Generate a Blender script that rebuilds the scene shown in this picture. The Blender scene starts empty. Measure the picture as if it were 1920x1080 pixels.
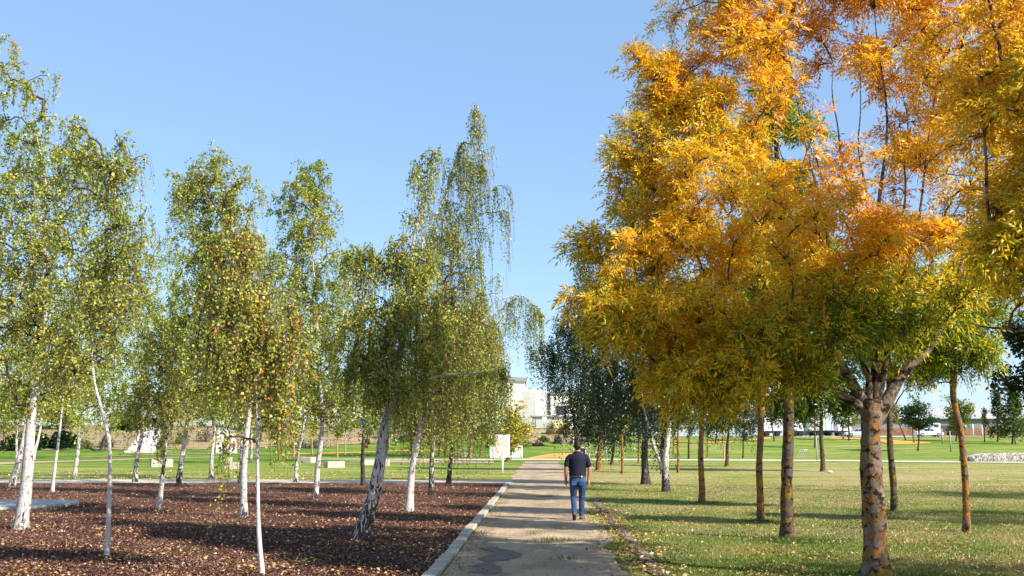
import bpy, bmesh, math, random
import numpy as np
from mathutils import Vector

rnd = random.Random(7)
rng = np.random.default_rng(11)
R = math.radians
sc = bpy.context.scene
col = sc.collection

# ------------------------------------------------------------------ camera, sky, sun, exposure
F = 1844.0                      # focal length in pixels of the 1920 px photograph
PITCH = math.atan(290.0 / F)
EYE = 1.7
cam_d = bpy.data.cameras.new('camera')
cam = bpy.data.objects.new('camera', cam_d)
col.objects.link(cam)
cam.location = (0, 0, EYE)
cam.rotation_euler = (R(90) + PITCH, 0, 0)
cam_d.sensor_width = 36
cam_d.lens = 36 * F / 1920
cam_d.clip_end = 9000
sc.camera = cam

SUN_EL = 36.0
SH = (-0.84, 0.54)              # ground direction in which shadows fall
sun_az = math.atan2(-SH[0], -SH[1])      # clockwise from +Y
w = bpy.data.worlds.new('World')
sc.world = w
w.use_nodes = True
nt = w.node_tree
bg = nt.nodes['Background']
sky = nt.nodes.new('ShaderNodeTexSky')
sky.sky_type = 'NISHITA'
sky.sun_disc = False
sky.sun_elevation = R(SUN_EL)
sky.sun_rotation = sun_az
sky.air_density = 1.0
sky.dust_density = 0.35
sky.ozone_density = 3.0
smx = nt.nodes.new('ShaderNodeMix'); smx.data_type = 'RGBA'
smx.inputs[0].default_value = .55               # an even, slightly hazy blue autumn sky
smx.inputs[7].default_value = (1.38, 2.25, 3.55, 1)
nt.links.new(sky.outputs[0], smx.inputs[6])
nt.links.new(smx.outputs[2], bg.inputs[0])
bg.inputs[1].default_value = 0.138
sl = bpy.data.lights.new('sun', 'SUN')
sl.energy = 5.0
sl.angle = R(0.5)
sl.color = (1.0, 0.93, 0.82)
so = bpy.data.objects.new('sun', sl)
col.objects.link(so)
ldir = Vector((SH[0] * math.cos(R(SUN_EL)), SH[1] * math.cos(R(SUN_EL)), -math.sin(R(SUN_EL))))
so.rotation_euler = ldir.to_track_quat('-Z', 'Y').to_euler()
vs = sc.view_settings
vs.view_transform = 'Standard'
vs.look = 'None'
vs.exposure = 0.9
vs.gamma = 1
vs.use_curve_mapping = False
sc.cycles.max_bounces = 6
sc.cycles.diffuse_bounces = 3
sc.cycles.glossy_bounces = 2
sc.cycles.transmission_bounces = 4
sc.cycles.transparent_max_bounces = 6

# ------------------------------------------------------------------ pixel <-> place
cP, sP = math.cos(PITCH), math.sin(PITCH)

def ray(px, py):
    u = (px - 960.0) / F
    v = -(py - 540.0) / F
    return np.array((u, cP - sP * v, sP + cP * v))

def at(px, py, Y):
    d = ray(px, py)
    return np.array((0, 0, EYE)) + d * (Y / d[1])

def zat(py, Y):
    return at(960, py, Y)[2]

def ppm(Y, z=1.7):              # pixels per metre at depth Y
    return F / (Y * cP + (z - EYE) * sP)

# ------------------------------------------------------------------ terrain
def smooth(a, b, x):
    t = np.clip((x - a) / (b - a), 0, 1)
    return t * t * (3 - 2 * t)

KY = np.array([-100, 95, 120, 130, 144, 150, 168, 190, 400, 5000.0])
ZL = np.array([0, 0, zat(847, 120), zat(825, 130), zat(800, 144), zat(798, 144) + .1, 0, 0, 0, 0]); ZL[6:] = ZL[5] + np.array([.1, .2, .5, 3])
ZC = np.array([0, 0, zat(845, 120), zat(838, 130), zat(806, 144), zat(801, 148), 0, 0, 0, 0]); ZC[6:] = ZC[5] + np.array([.1, .2, .5, 3])
ZR = np.array([0, 0, zat(847, 120), zat(839, 130), zat(830, 144), zat(827, 150), zat(819.5, 168), zat(817, 190), 3.4, 6])

def terr(x, Y):
    x = np.asarray(x, float); Y = np.asarray(Y, float)
    px = 960 + 1866 * x / np.maximum(Y, 20)
    a, b, c = np.interp(Y, KY, ZL), np.interp(Y, KY, ZC), np.interp(Y, KY, ZR)
    s1, s2 = smooth(330, 560, px), smooth(1060, 1260, px)
    z = a * (1 - s1) + b * s1
    z = z * (1 - s2) + c * s2
    und = (np.sin(x * .11 + 1) * np.sin(Y * .07) * .10 + np.sin(x * .31) * np.sin(Y * .23 + 2) * .03) * smooth(96, 125, Y)
    return z + und

def hit(px, py):
    d = ray(px, py)
    Ys = np.arange(3, 420, .2)
    P = np.array((0, 0, EYE))[None] + d[None] * (Ys / d[1])[:, None]
    below = P[:, 2] <= terr(P[:, 0], Ys)
    i = int(np.argmax(below)) if below.any() else len(Ys) - 1
    p = P[i].copy()
    if Ys[i] < 94:
        t = -EYE / d[2]
        p = np.array((0, 0, EYE)) + d * t
    p[2] = float(terr(p[0], p[1]))
    return p

# ------------------------------------------------------------------ materials
MATS = {}

def newmat(name):
    m = bpy.data.materials.new(name)
    m.use_nodes = True
    m.node_tree.nodes.clear()
    MATS[name] = m
    return m

class NB:
    def __init__(s, m):
        s.nt = m.node_tree
    def n(s, t, **kw):
        nd = s.nt.nodes.new(t)
        for k, v in kw.items():
            if k.startswith('i_'):
                nd.inputs[k[2:]].default_value = v
            elif k.startswith('x'):
                nd.inputs[int(k[1:])].default_value = v
            else:
                setattr(nd, k, v)
        return nd
    def l(s, a, b):
        s.nt.links.new(a, b)
    def noise(s, vec, scale, detail=4, rough=.6, dist=0):
        nd = s.n('ShaderNodeTexNoise', i_Scale=scale, i_Detail=detail, i_Roughness=rough, i_Distortion=dist)
        if vec is not None: s.l(vec, nd.inputs['Vector'])
        return nd.outputs[0]
    def ramp(s, fac, stops, interp='LINEAR'):
        nd = s.n('ShaderNodeValToRGB')
        cr = nd.color_ramp
        cr.interpolation = interp
        while len(cr.elements) < len(stops): cr.elements.new(.5)
        for e, (p, c) in zip(cr.elements, stops):
            e.position = p
            e.color = (c[0], c[1], c[2], 1) if not isinstance(c, (int, float)) else (c, c, c, 1)
        if fac is not None: s.l(fac, nd.inputs[0])
        return nd.outputs[0]
    def mix(s, fac, a, b, mode='MIX'):
        nd = s.n('ShaderNodeMix', data_type='RGBA', blend_type=mode)
        for sock, v in ((nd.inputs[0], fac), (nd.inputs[6], a), (nd.inputs[7], b)):
            if isinstance(v, (int, float)): sock.default_value = v
            elif isinstance(v, tuple): sock.default_value = (v[0], v[1], v[2], 1)
            else: s.l(v, sock)
        return nd.outputs[2]
    def math(s, op, a, b=0.0, clamp=False):
        nd = s.n('ShaderNodeMath', operation=op, use_clamp=clamp)
        for sock, v in ((nd.inputs[0], a), (nd.inputs[1], b)):
            if isinstance(v, (int, float)): sock.default_value = v
            else: s.l(v, sock)
        return nd.outputs[0]
    def coords(s, kind='Object'):
        return s.n('ShaderNodeTexCoord').outputs[kind]
    def mapping(s, vec, scale=(1, 1, 1), rot=(0, 0, 0)):
        nd = s.n('ShaderNodeMapping')
        nd.inputs['Scale'].default_value = scale
        nd.inputs['Rotation'].default_value = rot
        s.l(vec, nd.inputs[0])
        return nd.outputs[0]
    def bump(s, h, strength=.4, dist=.02):
        nd = s.n('ShaderNodeBump', i_Strength=strength, i_Distance=dist)
        s.l(h, nd.inputs['Height'])
        return nd.outputs[0]
    def attr(s, name):
        return s.n('ShaderNodeAttribute', attribute_name=name).outputs['Fac']
    def out(s, color, rough=.8, spec=.3, normal=None, metal=0):
        b = s.n('ShaderNodeBsdfPrincipled')
        if isinstance(color, tuple): b.inputs['Base Color'].default_value = (*color, 1)
        else: s.l(color, b.inputs['Base Color'])
        if isinstance(rough, (int, float)): b.inputs['Roughness'].default_value = rough
        else: s.l(rough, b.inputs['Roughness'])
        b.inputs['Specular IOR Level'].default_value = spec
        b.inputs['Metallic'].default_value = metal
        if normal is not None: s.l(normal, b.inputs['Normal'])
        o = s.n('ShaderNodeOutputMaterial')
        s.l(b.outputs[0], o.inputs[0])
        return b

def simple(name, c, rough=.6, spec=.4, var=.12, scale=6, metal=0, bump=0):
    m = newmat(name); b = NB(m)
    v = b.noise(b.coords(), scale, 5)
    c2 = tuple(x * (1 - var * 1.6) for x in c); c1 = tuple(min(1, x * (1 + var)) for x in c)
    colr = b.ramp(v, [(.3, c2), (.7, c1)])
    nrm = b.bump(b.noise(b.coords(), scale * 8, 4), bump, .01) if bump else None
    b.out(colr, rough, spec, nrm, metal)
    return m

def leafmat(name, stops, spread=.5, trans=.35, gloss=.02):
    m = newmat(name); b = NB(m)
    g = b.n('ShaderNodeNewGeometry').outputs['Random Per Island']
    f = b.math('ADD', b.attr('tint'), b.math('MULTIPLY', b.math('SUBTRACT', g, .5), spread), True)
    c = b.ramp(f, stops)
    g2 = b.math('MULTIPLY_ADD', b.math('FRACT', b.math('MULTIPLY', g, 37.3)), .5)
    b.nt.nodes[-1].inputs[2].default_value = .75
    hsv = b.n('ShaderNodeHueSaturation'); b.l(c, hsv.inputs['Color']); b.l(g2, hsv.inputs['Value'])
    c = hsv.outputs[0]
    d = b.n('ShaderNodeBsdfDiffuse'); b.l(c, d.inputs[0])
    t = b.n('ShaderNodeBsdfTranslucent')
    tc = b.mix(1.0, c, (1.0, 1.0, .55), 'MULTIPLY'); b.l(tc, t.inputs[0])
    mx = b.n('ShaderNodeMixShader', x0=trans); b.l(d.outputs[0], mx.inputs[1]); b.l(t.outputs[0], mx.inputs[2])
    gl = b.n('ShaderNodeBsdfGlossy'); gl.inputs['Roughness'].default_value = .35
    gl.inputs[0].default_value = (.9, .9, .9, 1)
    m2 = b.n('ShaderNodeMixShader', x0=gloss); b.l(mx.outputs[0], m2.inputs[1]); b.l(gl.outputs[0], m2.inputs[2])
    o = b.n('ShaderNodeOutputMaterial'); b.l(m2.outputs[0], o.inputs[0])
    return m

leafmat('leaf_birch', [(0, (.08, .135, .02)), (.28, (.20, .28, .04)), (.54, (.42, .46, .075)), (.84, (.56, .54, .12)), (.95, (.75, .47, .07)), (1, (.62, .2, .06))], .62, .45)
leafmat('leaf_dark', [(0, (.012, .028, .01)), (.5, (.028, .055, .015)), (.85, (.06, .10, .02)), (1, (.22, .2, .04))], .5, .22, .04)  # dark green; also carries the shade of the shaded crowns in its colour
leafmat('leaf_ash', [(0, (.09, .17, .02)), (.22, (.34, .40, .04)), (.40, (.88, .68, .05)), (.60, (.90, .52, .035)), (.82, (.84, .36, .035)), (1, (.58, .20, .08))], .5, .54)
leafmat('leaf_green', [(0, (.04, .085, .015)), (.5, (.10, .17, .025)), (.8, (.25, .28, .04)), (1, (.5, .3, .05))], .5)
leafmat('leaf_yellow', [(0, (.16, .2, .03)), (.5, (.42, .38, .06)), (1, (.7, .5, .08))], .5)
leafmat('leaf_litter', [(0, (.10, .04, .02)), (.3, (.32, .15, .06)), (.65, (.55, .33, .12)), (.88, (.72, .5, .22)), (1, (.78, .68, .5))], .9, .12, .04)
leafmat('grass_blade', [(0, (.045, .10, .012)), (.45, (.12, .19, .025)), (.75, (.26, .26, .07)), (1, (.42, .34, .15))], .4, .3, .03)
leafmat('bark_chip', [(0, (.035, .016, .014)), (.38, (.14, .062, .045)), (.72, (.27, .135, .085)), (.93, (.40, .24, .15)), (1, (.5, .38, .28))], .9, 0, .03)
leafmat('heather', [(0, (.05, .055, .045)), (.6, (.11, .11, .09)), (1, (.16, .12, .12))], .6, .15, .02)
leafmat('leaf_rust', [(0, (.2, .06, .03)), (1, (.4, .16, .06))], .6, .2, .02)

def mk_birch_bark():
    m = newmat('birch_bark'); b = NB(m)
    co = b.coords()
    n1 = b.noise(b.mapping(co, (9, 9, 26)), 1, 4, .6, .6)      # lenticels, wide and flat
    n2 = b.noise(b.mapping(co, (17, 17, 5.5)), 1, 5, .62, 1.4)   # fissures, tall and narrow
    dk = b.attr('dark')
    m1 = b.ramp(b.math('ADD', n1, b.math('MULTIPLY', dk, .10)), [(.66, 0.0), (.70, 1.0)])
    m2 = b.ramp(b.math('ADD', n2, b.math('MULTIPLY', dk, .30)), [(.655, 0.0), (.69, 1.0)])
    k = b.math('MAXIMUM', m1, m2)
    white = b.ramp(b.noise(b.mapping(co, (4, 4, 14)), 1, 5), [(.3, (.38, .33, .30)), (.55, (.62, .56, .52)), (.8, (.48, .38, .33))])
    black = b.ramp(b.noise(co, 40, 3), [(.3, (.018, .015, .014)), (.7, (.07, .055, .05))])
    c = b.mix(k, white, black)
    h = b.math('SUBTRACT', b.noise(co, 50, 4), b.math('MULTIPLY', k, .8))
    b.out(c, .75, .25, b.bump(h, .7, .012))
mk_birch_bark()

def mk_ash_bark(name, lich, base1, base2, l1=(.52, .18, .02), l2=(.36, .22, .02)):
    m = newmat(name); b = NB(m)
    co = b.coords()
    n1 = b.math('ADD', b.math('MULTIPLY', b.noise(b.mapping(co, (3.2, 3.2, 3.6)), 1.8, 8, .78, .8), .9), b.math('MULTIPLY', b.noise(co, 42, 4, .7), .12))
    n0 = b.noise(b.mapping(co, (1, 1, .5)), 1.3, 2)
    base = b.ramp(b.noise(b.mapping(co, (14, 14, 6)), 1, 6, .7), [(.3, base1), (.7, base2)])
    spots = b.ramp(b.noise(b.mapping(co, (5, 5, 7)), 1.5, 4), [(.42, (.10, .08, .09)), (.5, (1, 1, 1))])
    base = b.mix(1.0, base, spots, 'MULTIPLY')
    lf = b.ramp(b.math('ADD', n1, b.math('MULTIPLY', n0, .22)), [(lich, 0.0), (lich + .035, 1.0)])
    lc = b.ramp(b.noise(co, 3, 3), [(.4, l1), (.65, l2)])
    lc = b.mix(.7, lc, b.ramp(b.noise(co, 55, 4, .8), [(.3, (.35, .3, .3)), (.65, (1.1, 1.1, 1.1))]), 'MULTIPLY')
    c = b.mix(lf, base, lc)
    hh = b.math('ADD', b.noise(b.mapping(co, (30, 30, 9)), 1, 6, .7), b.math('MULTIPLY', lf, .3))
    b.out(c, .85, .2, b.bump(hh, .9, .02))
mk_ash_bark('ash_bark_big', .628, (.11, .08, .062), (.30, .235, .185))
mk_ash_bark('ash_bark_lichen', .597, (.08, .06, .05), (.23, .19, .165))
mk_ash_bark('ash_bark_dark', .625, (.045, .035, .03), (.13, .105, .09), (.30, .16, .02), (.25, .17, .02))
mk_ash_bark('limb_bark', .76, (.13, .095, .075), (.27, .21, .17))
simple('twig_brown', (.10, .065, .05), .8, .2)
simple('twig_pale', (.34, .27, .23), .8, .2)
simple('stake_wood', (.42, .27, .14), .8, .2, .2)
simple('stake_grey', (.36, .33, .29), .8, .2, .2)

def mk_lawn():
    m = newmat('lawn'); b = NB(m)
    co = b.coords()
    big = b.noise(b.mapping(co, (.5, 1.2, 1)), .25, 5, .6, .4)
    mid = b.noise(b.mapping(co, (.7, 2.2, 1)), 1.3, 5, .65)
    fine = b.noise(co, 28, 5, .8)
    sep = b.n('ShaderNodeSeparateXYZ'); b.l(co, sep.inputs[0])
    # the lawn right of the path is dry, the one to its left is watered
    side = b.math('MULTIPLY', b.n('ShaderNodeMapRange', x1=-2.0, x2=7.0).outputs[0], 1.0)
    mr = b.nt.nodes[-2]; b.l(sep.outputs[0], mr.inputs[0])
    far = b.n('ShaderNodeMapRange', x1=60.0, x2=95.0); b.l(sep.outputs[1], far.inputs[0])
    dry = b.math('ADD', b.math('MULTIPLY', side, .085), b.math('MULTIPLY', far.outputs[0], -.12))
    f = b.math('ADD', b.math('ADD', b.math('MULTIPLY', big, .65), b.math('MULTIPLY', mid, .5)), dry)
    c = b.ramp(f, [(.38, (.07, .15, .018)), (.50, (.15, .23, .03)), (.60, (.26, .27, .06)), (.72, (.42, .33, .16))])
    c = b.mix(.5, c, b.ramp(fine, [(.3, (.35, .35, .35)), (.7, (1, 1, 1))]), 'MULTIPLY')
    c = b.mix(1.0, c, (1.25, 1.25, 1.25), 'MULTIPLY')
    h = b.math('ADD', fine, b.math('MULTIPLY', b.noise(co, 90, 3, .8), .6))
    b.out(c, .95, .1, b.bump(h, .9, .05))
mk_lawn()

def mk_mulch():
    m = newmat('mulch'); b = NB(m)
    co = b.coords()
    f = b.noise(b.mapping(co, (1, 1.3, 1)), 34, 6, .8)
    g = b.noise(co, 1.2, 4)
    c = b.ramp(f, [(.33, (.035, .016, .014)), (.5, (.14, .065, .048)), (.62, (.25, .125, .085)), (.74, (.42, .27, .19))])
    c = b.mix(b.math('MULTIPLY', g, .45), c, (.11, .06, .05))
    b.out(c, .95, .15, b.bump(f, 1.0, .05))
mk_mulch()

def mk_path():
    m = newmat('dirt_path'); b = NB(m)
    co = b.coords()
    a = b.noise(b.mapping(co, (1.2, .7, 1)), .9, 6, .65, .5)
    fine = b.noise(co, 60, 6, .8)
    grit = b.n('ShaderNodeTexVoronoi', i_Scale=55.0); b.l(co, grit.inputs['Vector'])
    c = b.ramp(a, [(.32, (.26, .19, .13)), (.48, (.40, .295, .195)), (.6, (.50, .375, .245)), (.72, (.62, .47, .31))])
    c = b.mix(.55, c, b.ramp(fine, [(.3, (.5, .5, .5)), (.7, (1.1, 1.1, 1.1))]), 'MULTIPLY')
    c = b.mix(b.ramp(grit.outputs['Distance'], [(.05, .5), (.14, 0.0)]), c, (.62, .56, .47))
    b.out(c, .9, .2, b.bump(b.math('ADD', fine, b.math('MULTIPLY', a, 2)), .5, .02))
mk_path()
simple('damp_earth', (.17, .125, .09), .7, .3, .3, 9, 0, .4)
simple('concrete_pale', (.46, .43, .38), .85, .2, .15, 3, 0, .4)
simple('concrete_strip', (.54, .465, .37), .9, .2, .12, .8, 0, .2)
simple('kerb_concrete', (.43, .385, .31), .85, .2, .2, 4, 0, .5)
simple('damp_kerb', (.30, .25, .20), .9, .2, .35, 9, 0, .5)
simple('granite', (.52, .46, .37), .85, .25, .22, 14, 0, .5)
simple('ramp_concrete', (.66, .62, .55), .9, .2, .10, 1.2, 0, .2)
simple('track_orange', (.74, .34, .07), .9, .15, .12, .6)
simple('bare_soil', (.42, .31, .19), .95, .1, .2, .8)
simple('pale_gravel', (.56, .51, .43), .95, .1, .15, 5)
simple('asphalt', (.30, .29, .28), .9, .2, .1, .5)
simple('white_paint', (.78, .78, .76), .45, .5, .04)
simple('white_wall', (.80, .77, .68), .85, .2, .05, .3)
simple('grey_wall', (.52, .50, .46), .85, .2, .08, .3)
simple('roof_grey', (.30, .29, .29), .8, .3, .1, .4)
simple('shed_roof', (.42, .42, .43), .7, .3, .1, .2)
simple('shed_wall', (.24, .24, .26), .8, .2, .1, .2)
simple('brick_earth', (.30, .15, .10), .9, .1, .3, 1.4)
simple('window_glass', (.05, .06, .08), .15, .6, .1)
simple('yellow_band', (.72, .58, .28), .8, .2, .06)
simple('black_rubber', (.02, .02, .02), .8, .3)
simple('rim_metal', (.5, .5, .52), .35, .5, .05, 6, .6)
simple('car_silver', (.55, .6, .66), .25, .6, .03)
simple('car_white', (.8, .82, .86), .25, .6, .03)
simple('car_blue', (.06, .2, .42), .25, .6, .03)
simple('car_red', (.55, .05, .03), .3, .6, .03)
simple('truck_dark', (.06, .06, .07), .5, .4, .05)
simple('trailer_white', (.80, .80, .80), .5, .4, .05, .5)
simple('lamp_red', (.6, .03, .03), .3, .5, .03)
simple('metal_grey', (.45, .46, .47), .45, .5, .05, 6, .5)
simple('mint_plastic', (.2, .62, .45), .5, .4, .05)
simple('green_metal', (.03, .22, .08), .5, .4, .05)
simple('sign_cream', (.78, .66, .55), .6, .3, .04)
simple('sign_blue', (.42, .52, .62), .6, .3, .03)
simple('sign_pink', (.78, .45, .42), .6, .3, .03)
simple('orange_red', (.75, .16, .04), .6, .3, .05)
simple('skin', (.42, .20, .13), .55, .35, .08, 12)
simple('hair', (.018, .012, .010), .6, .3, .3, 60, 0, .4)
simple('shirt_navy', (.014, .016, .034), .8, .2, .3, 3, 0, .6)
simple('collar_grey', (.30, .31, .36), .85, .15, .1)
simple('leather', (.07, .04, .028), .6, .35, .2)
simple('shoe_brown', (.13, .10, .085), .7, .3, .2)
simple('shoe_sole', (.03, .025, .022), .8, .2)
simple('wood_brown', (.38, .24, .14), .8, .2, .2)

def mk_denim():
    m = newmat('denim'); b = NB(m)
    co = b.coords()
    f = b.noise(b.mapping(co, (6, 6, 2.5)), 1, 4)
    c = b.ramp(f, [(.35, (.02, .04, .11)), (.55, (.045, .09, .20)), (.75, (.12, .19, .32))])
    h = b.noise(b.mapping(co, (6, 6, 22)), 1, 3, .5, 1.0)
    b.out(c, .85, .15, b.bump(h, .7, .03))
mk_denim()

def mk_bank():
    m = newmat('bank_soil'); b = NB(m)
    co = b.coords()
    wv = b.n('ShaderNodeTexWave', wave_type='BANDS', bands_direction='Z', i_Scale=1.7, i_Distortion=2.2, i_Detail=3.0)
    b.l(co, wv.inputs['Vector'])
    n = b.noise(co, .7, 5)
    c = b.ramp(b.math('ADD', b.math('MULTIPLY', wv.outputs['Fac'], .4), b.math('MULTIPLY', n, .6)), [(.25, (.20, .125, .08)), (.5, (.34, .22, .14)), (.75, (.46, .32, .21))])
    gm = b.ramp(b.noise(b.mapping(co, (.35, .6, .6)), 1, 5, .7), [(.48, 0.0), (.62, .85)])
    c = b.mix(gm, c, (.17, .20, .06))
    b.out(c, .95, .1, b.bump(wv.outputs['Fac'], .5, .15))
mk_bank()

# ------------------------------------------------------------------ object helpers
def tag(o, label=None, cat=None, group=None, kind=None):
    if label: o['label'] = label
    if cat: o['category'] = cat
    if group: o['group'] = group
    if kind: o['kind'] = kind
    return o

def link(name, me, parent=None, loc=None):
    o = bpy.data.objects.new(name, me)
    col.objects.link(o)
    if parent is not None: o.parent = parent
    if loc is not None: o.location = loc
    return o

def empty(name, loc, label=None, cat=None, group=None, rz=0):
    o = bpy.data.objects.new(name, None)
    o.empty_display_size = .2
    col.objects.link(o)
    o.location = [float(v) for v in loc]
    o.rotation_euler = (0, 0, rz)
    return tag(o, label, cat, group)

def mesh_np(name, V, Q, mat, attrs=None, smooth_=False):
    me = bpy.data.meshes.new(name)
    V = np.asarray(V, np.float32); Q = np.asarray(Q, np.int32)
    k = Q.shape[1]
    me.vertices.add(len(V)); me.vertices.foreach_set('co', V.ravel())
    me.loops.add(Q.size); me.loops.foreach_set('vertex_index', Q.ravel())
    me.polygons.add(len(Q)); me.polygons.foreach_set('loop_start', np.arange(0, Q.size, k, dtype=np.int32))
    if smooth_: me.polygons.foreach_set('use_smooth', np.ones(len(Q), bool))
    for an, av in (attrs or {}).items():
        a = me.attributes.new(an, 'FLOAT', 'POINT')
        a.data.foreach_set('value', np.asarray(av, np.float32))
    me.update(calc_edges=True)
    me.materials.append(MATS[mat] if isinstance(mat, str) else mat)
    return me

def norm(a):
    return a / np.maximum(np.linalg.norm(a, axis=-1, keepdims=True), 1e-9)

def tubes(P, Rd, k=5, cap=False):
    """P (M,n,3) paths, Rd (M,n) radii -> verts, quads"""
    P = np.asarray(P, float); Rd = np.asarray(Rd, float)
    M, n, _ = P.shape
    T = np.zeros_like(P)
    T[:, 1:-1] = P[:, 2:] - P[:, :-2]; T[:, 0] = P[:, 1] - P[:, 0]; T[:, -1] = P[:, -1] - P[:, -2]
    T = norm(T)
    mean = norm(P[:, -1] - P[:, 0])
    ref = np.where(np.abs(mean[:, 2:3]) > .8, np.array([[1., 0, 0]]), np.array([[0, 0, 1.]]))
    ref = np.repeat(ref[:, None], n, 1)
    A = norm(np.cross(T, ref)); B = np.cross(T, A)
    ang = np.arange(k) * 2 * np.pi / k
    V = P[:, :, None] + Rd[:, :, None, None] * (np.cos(ang)[None, None, :, None] * A[:, :, None] + np.sin(ang)[None, None, :, None] * B[:, :, None])
    V = V.reshape(-1, 3)
    m, i, j = np.meshgrid(np.arange(M), np.arange(n - 1), np.arange(k), indexing='ij')
    b0 = (m * n + i) * k
    Q = np.stack([b0 + j, b0 + (j + 1) % k, b0 + k + (j + 1) % k, b0 + k + j], -1).reshape(-1, 4)
    return V, Q

def join(parts):
    Vs, Qs, o = [], [], 0
    for V, Q in parts:
        Vs.append(V); Qs.append(Q + o); o += len(V)
    return np.concatenate(Vs), np.concatenate(Qs)

def catmull(pts, n):
    p = np.asarray(pts, float)
    p = np.vstack([2 * p[0] - p[1], p, 2 * p[-1] - p[-2]])
    seg = len(p) - 3
    out = []
    for t in np.linspace(0, seg - 1e-6, n):
        i = int(t); f = t - i
        a, b_, c, d = p[i], p[i + 1], p[i + 2], p[i + 3]
        out.append(.5 * (2 * b_ + (c - a) * f + (2 * a - 5 * b_ + 4 * c - d) * f * f + (3 * b_ - a - 3 * c + d) * f ** 3))
    return np.array(out)

def leaf_arrays(pos, d, nor, L, W, tint):
    d = norm(d)
    side = norm(np.cross(d, nor)); nor = np.cross(side, d)
    L = L[:, None]; W = W[:, None]
    v0 = pos; v2 = pos + d * L - nor * L * .12
    mid = pos + d * L * .42
    v1 = mid + side * W * .5 + nor * W * .12
    v3 = mid - side * W * .5 + nor * W * .12
    V = np.stack([v0, v1, v2, v3], 1).reshape(-1, 3)
    Q = np.arange(len(pos) * 4).reshape(-1, 4)
    return V, Q, np.repeat(tint, 4)

def rdir(n, zs=1.0):
    a = rng.normal(size=(n, 3)); a[:, 2] *= zs
    return norm(a)

def box(bm, x0, x1, y0, y1, z0, z1):
    vs_ = [bm.verts.new(p) for p in ((x0, y0, z0), (x1, y0, z0), (x1, y1, z0), (x0, y1, z0), (x0, y0, z1), (x1, y0, z1), (x1, y1, z1), (x0, y1, z1))]
    for f in ((3, 2, 1, 0), (4, 5, 6, 7), (0, 1, 5, 4), (1, 2, 6, 5), (2, 3, 7, 6), (3, 0, 4, 7)):
        bm.faces.new([vs_[i] for i in f])

def bmo(name, bm, mat, parent=None, bevel=0, loc=None, smooth_=False, segs=2):
    if bevel:
        bmesh.ops.bevel(bm, geom=bm.edges[:], offset=bevel, segments=segs, affect='EDGES', profile=.6)
    bmesh.ops.recalc_face_normals(bm, faces=bm.faces[:])
    me = bpy.data.meshes.new(name)
    bm.to_mesh(me); bm.free()
    me.materials.append(MATS[mat])
    if smooth_:
        for p in me.polygons: p.use_smooth = True
    return link(name, me, parent, loc)

def boxo(name, dims, mat, parent=None, bevel=0):
    bm = bmesh.new(); box(bm, *dims)
    return bmo(name, bm, mat, parent, bevel)

def tubeo(name, pts, r, mat, parent=None, k=8, n=None, cap=True):
    pts = np.asarray(pts, float)
    if n: pts = catmull(pts, n)
    rr = np.full(len(pts), r) if isinstance(r, (int, float)) else np.interp(np.linspace(0, 1, len(pts)), np.linspace(0, 1, len(r)), r)
    V, Q = tubes(pts[None], rr[None], k)
    me = mesh_np(name, V, Q, mat, None, True)
    if cap:
        bm = bmesh.new(); bm.from_mesh(me)
        bmesh.ops.holes_fill(bm, edges=[e for e in bm.edges if len(e.link_faces) == 1], sides=k)
        bm.to_mesh(me); bm.free()
    return link(name, me, parent)

def copy_tree(o, parent=None):
    c = o.copy(); col.objects.link(c); c.parent = parent
    for ch in list(o.children): copy_tree(ch, c)
    return c

# ------------------------------------------------------------------ ground sheets
def grid_sheet(name, xs, ys, zf, mat, dz=0.0, parent=None):
    X, Y = np.meshgrid(xs, ys)
    Z = zf(X, Y) + dz
    V = np.stack([X, Y, Z], -1).reshape(-1, 3)
    nx, ny = len(xs), len(ys)
    i, j = np.meshgrid(np.arange(ny - 1), np.arange(nx - 1), indexing='ij')
    a = i * nx + j
    Q = np.stack([a, a + 1, a + 1 + nx, a + nx], -1).reshape(-1, 4)
    return link(name, mesh_np(name, V, Q, mat, None, True), parent)

xs = np.concatenate([[-4000, -2000, -1000, -500, -300, -200], np.arange(-150, 151, 2.0), [200, 300, 500, 1000, 2000, 4000]])
ys = np.concatenate([[-100, -60, -30], np.arange(-10, 90, 4.0), np.arange(90, 200, 1.0), [210, 230, 260, 300, 400, 600, 1000, 2000, 4000, 6000]])
tag(grid_sheet('grass_ground', xs, ys, terr, 'lawn'), kind='structure')

def strip(name, left, right, mat, dz=.02, n=60, sub=4, jit=0.0, kind='structure', drape=True):
    """a band between two polylines of ground points, draped on the terrain"""
    Lp = catmull(left, n)[:, :2]; Rp = catmull(right, n)[:, :2]
    if jit:
        for A in (Lp, Rp):
            q = np.arange(n)
            A += np.stack([np.sin(q * 1.7 + A[0, 0]) * .5 + rng.normal(size=n) * .6, rng.normal(size=n) * .3], -1) * jit
    t = np.linspace(0, 1, sub + 1)[None, :, None]
    G = Lp[:, None] * (1 - t) + Rp[:, None] * t
    z = terr(G[..., 0], G[..., 1]) + dz
    V = np.concatenate([G, z[..., None]], -1).reshape(-1, 3)
    i, j = np.meshgrid(np.arange(n - 1), np.arange(sub), indexing='ij')
    a = i * (sub + 1) + j
    Q = np.stack([a, a + 1, a + sub + 2, a + sub + 1], -1).reshape(-1, 4)
    return tag(link(name, mesh_np(name, V, Q, mat, None, True)), kind=kind)

def gp(px, py):
    return hit(px, py)[:2].tolist() + [0]

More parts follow.
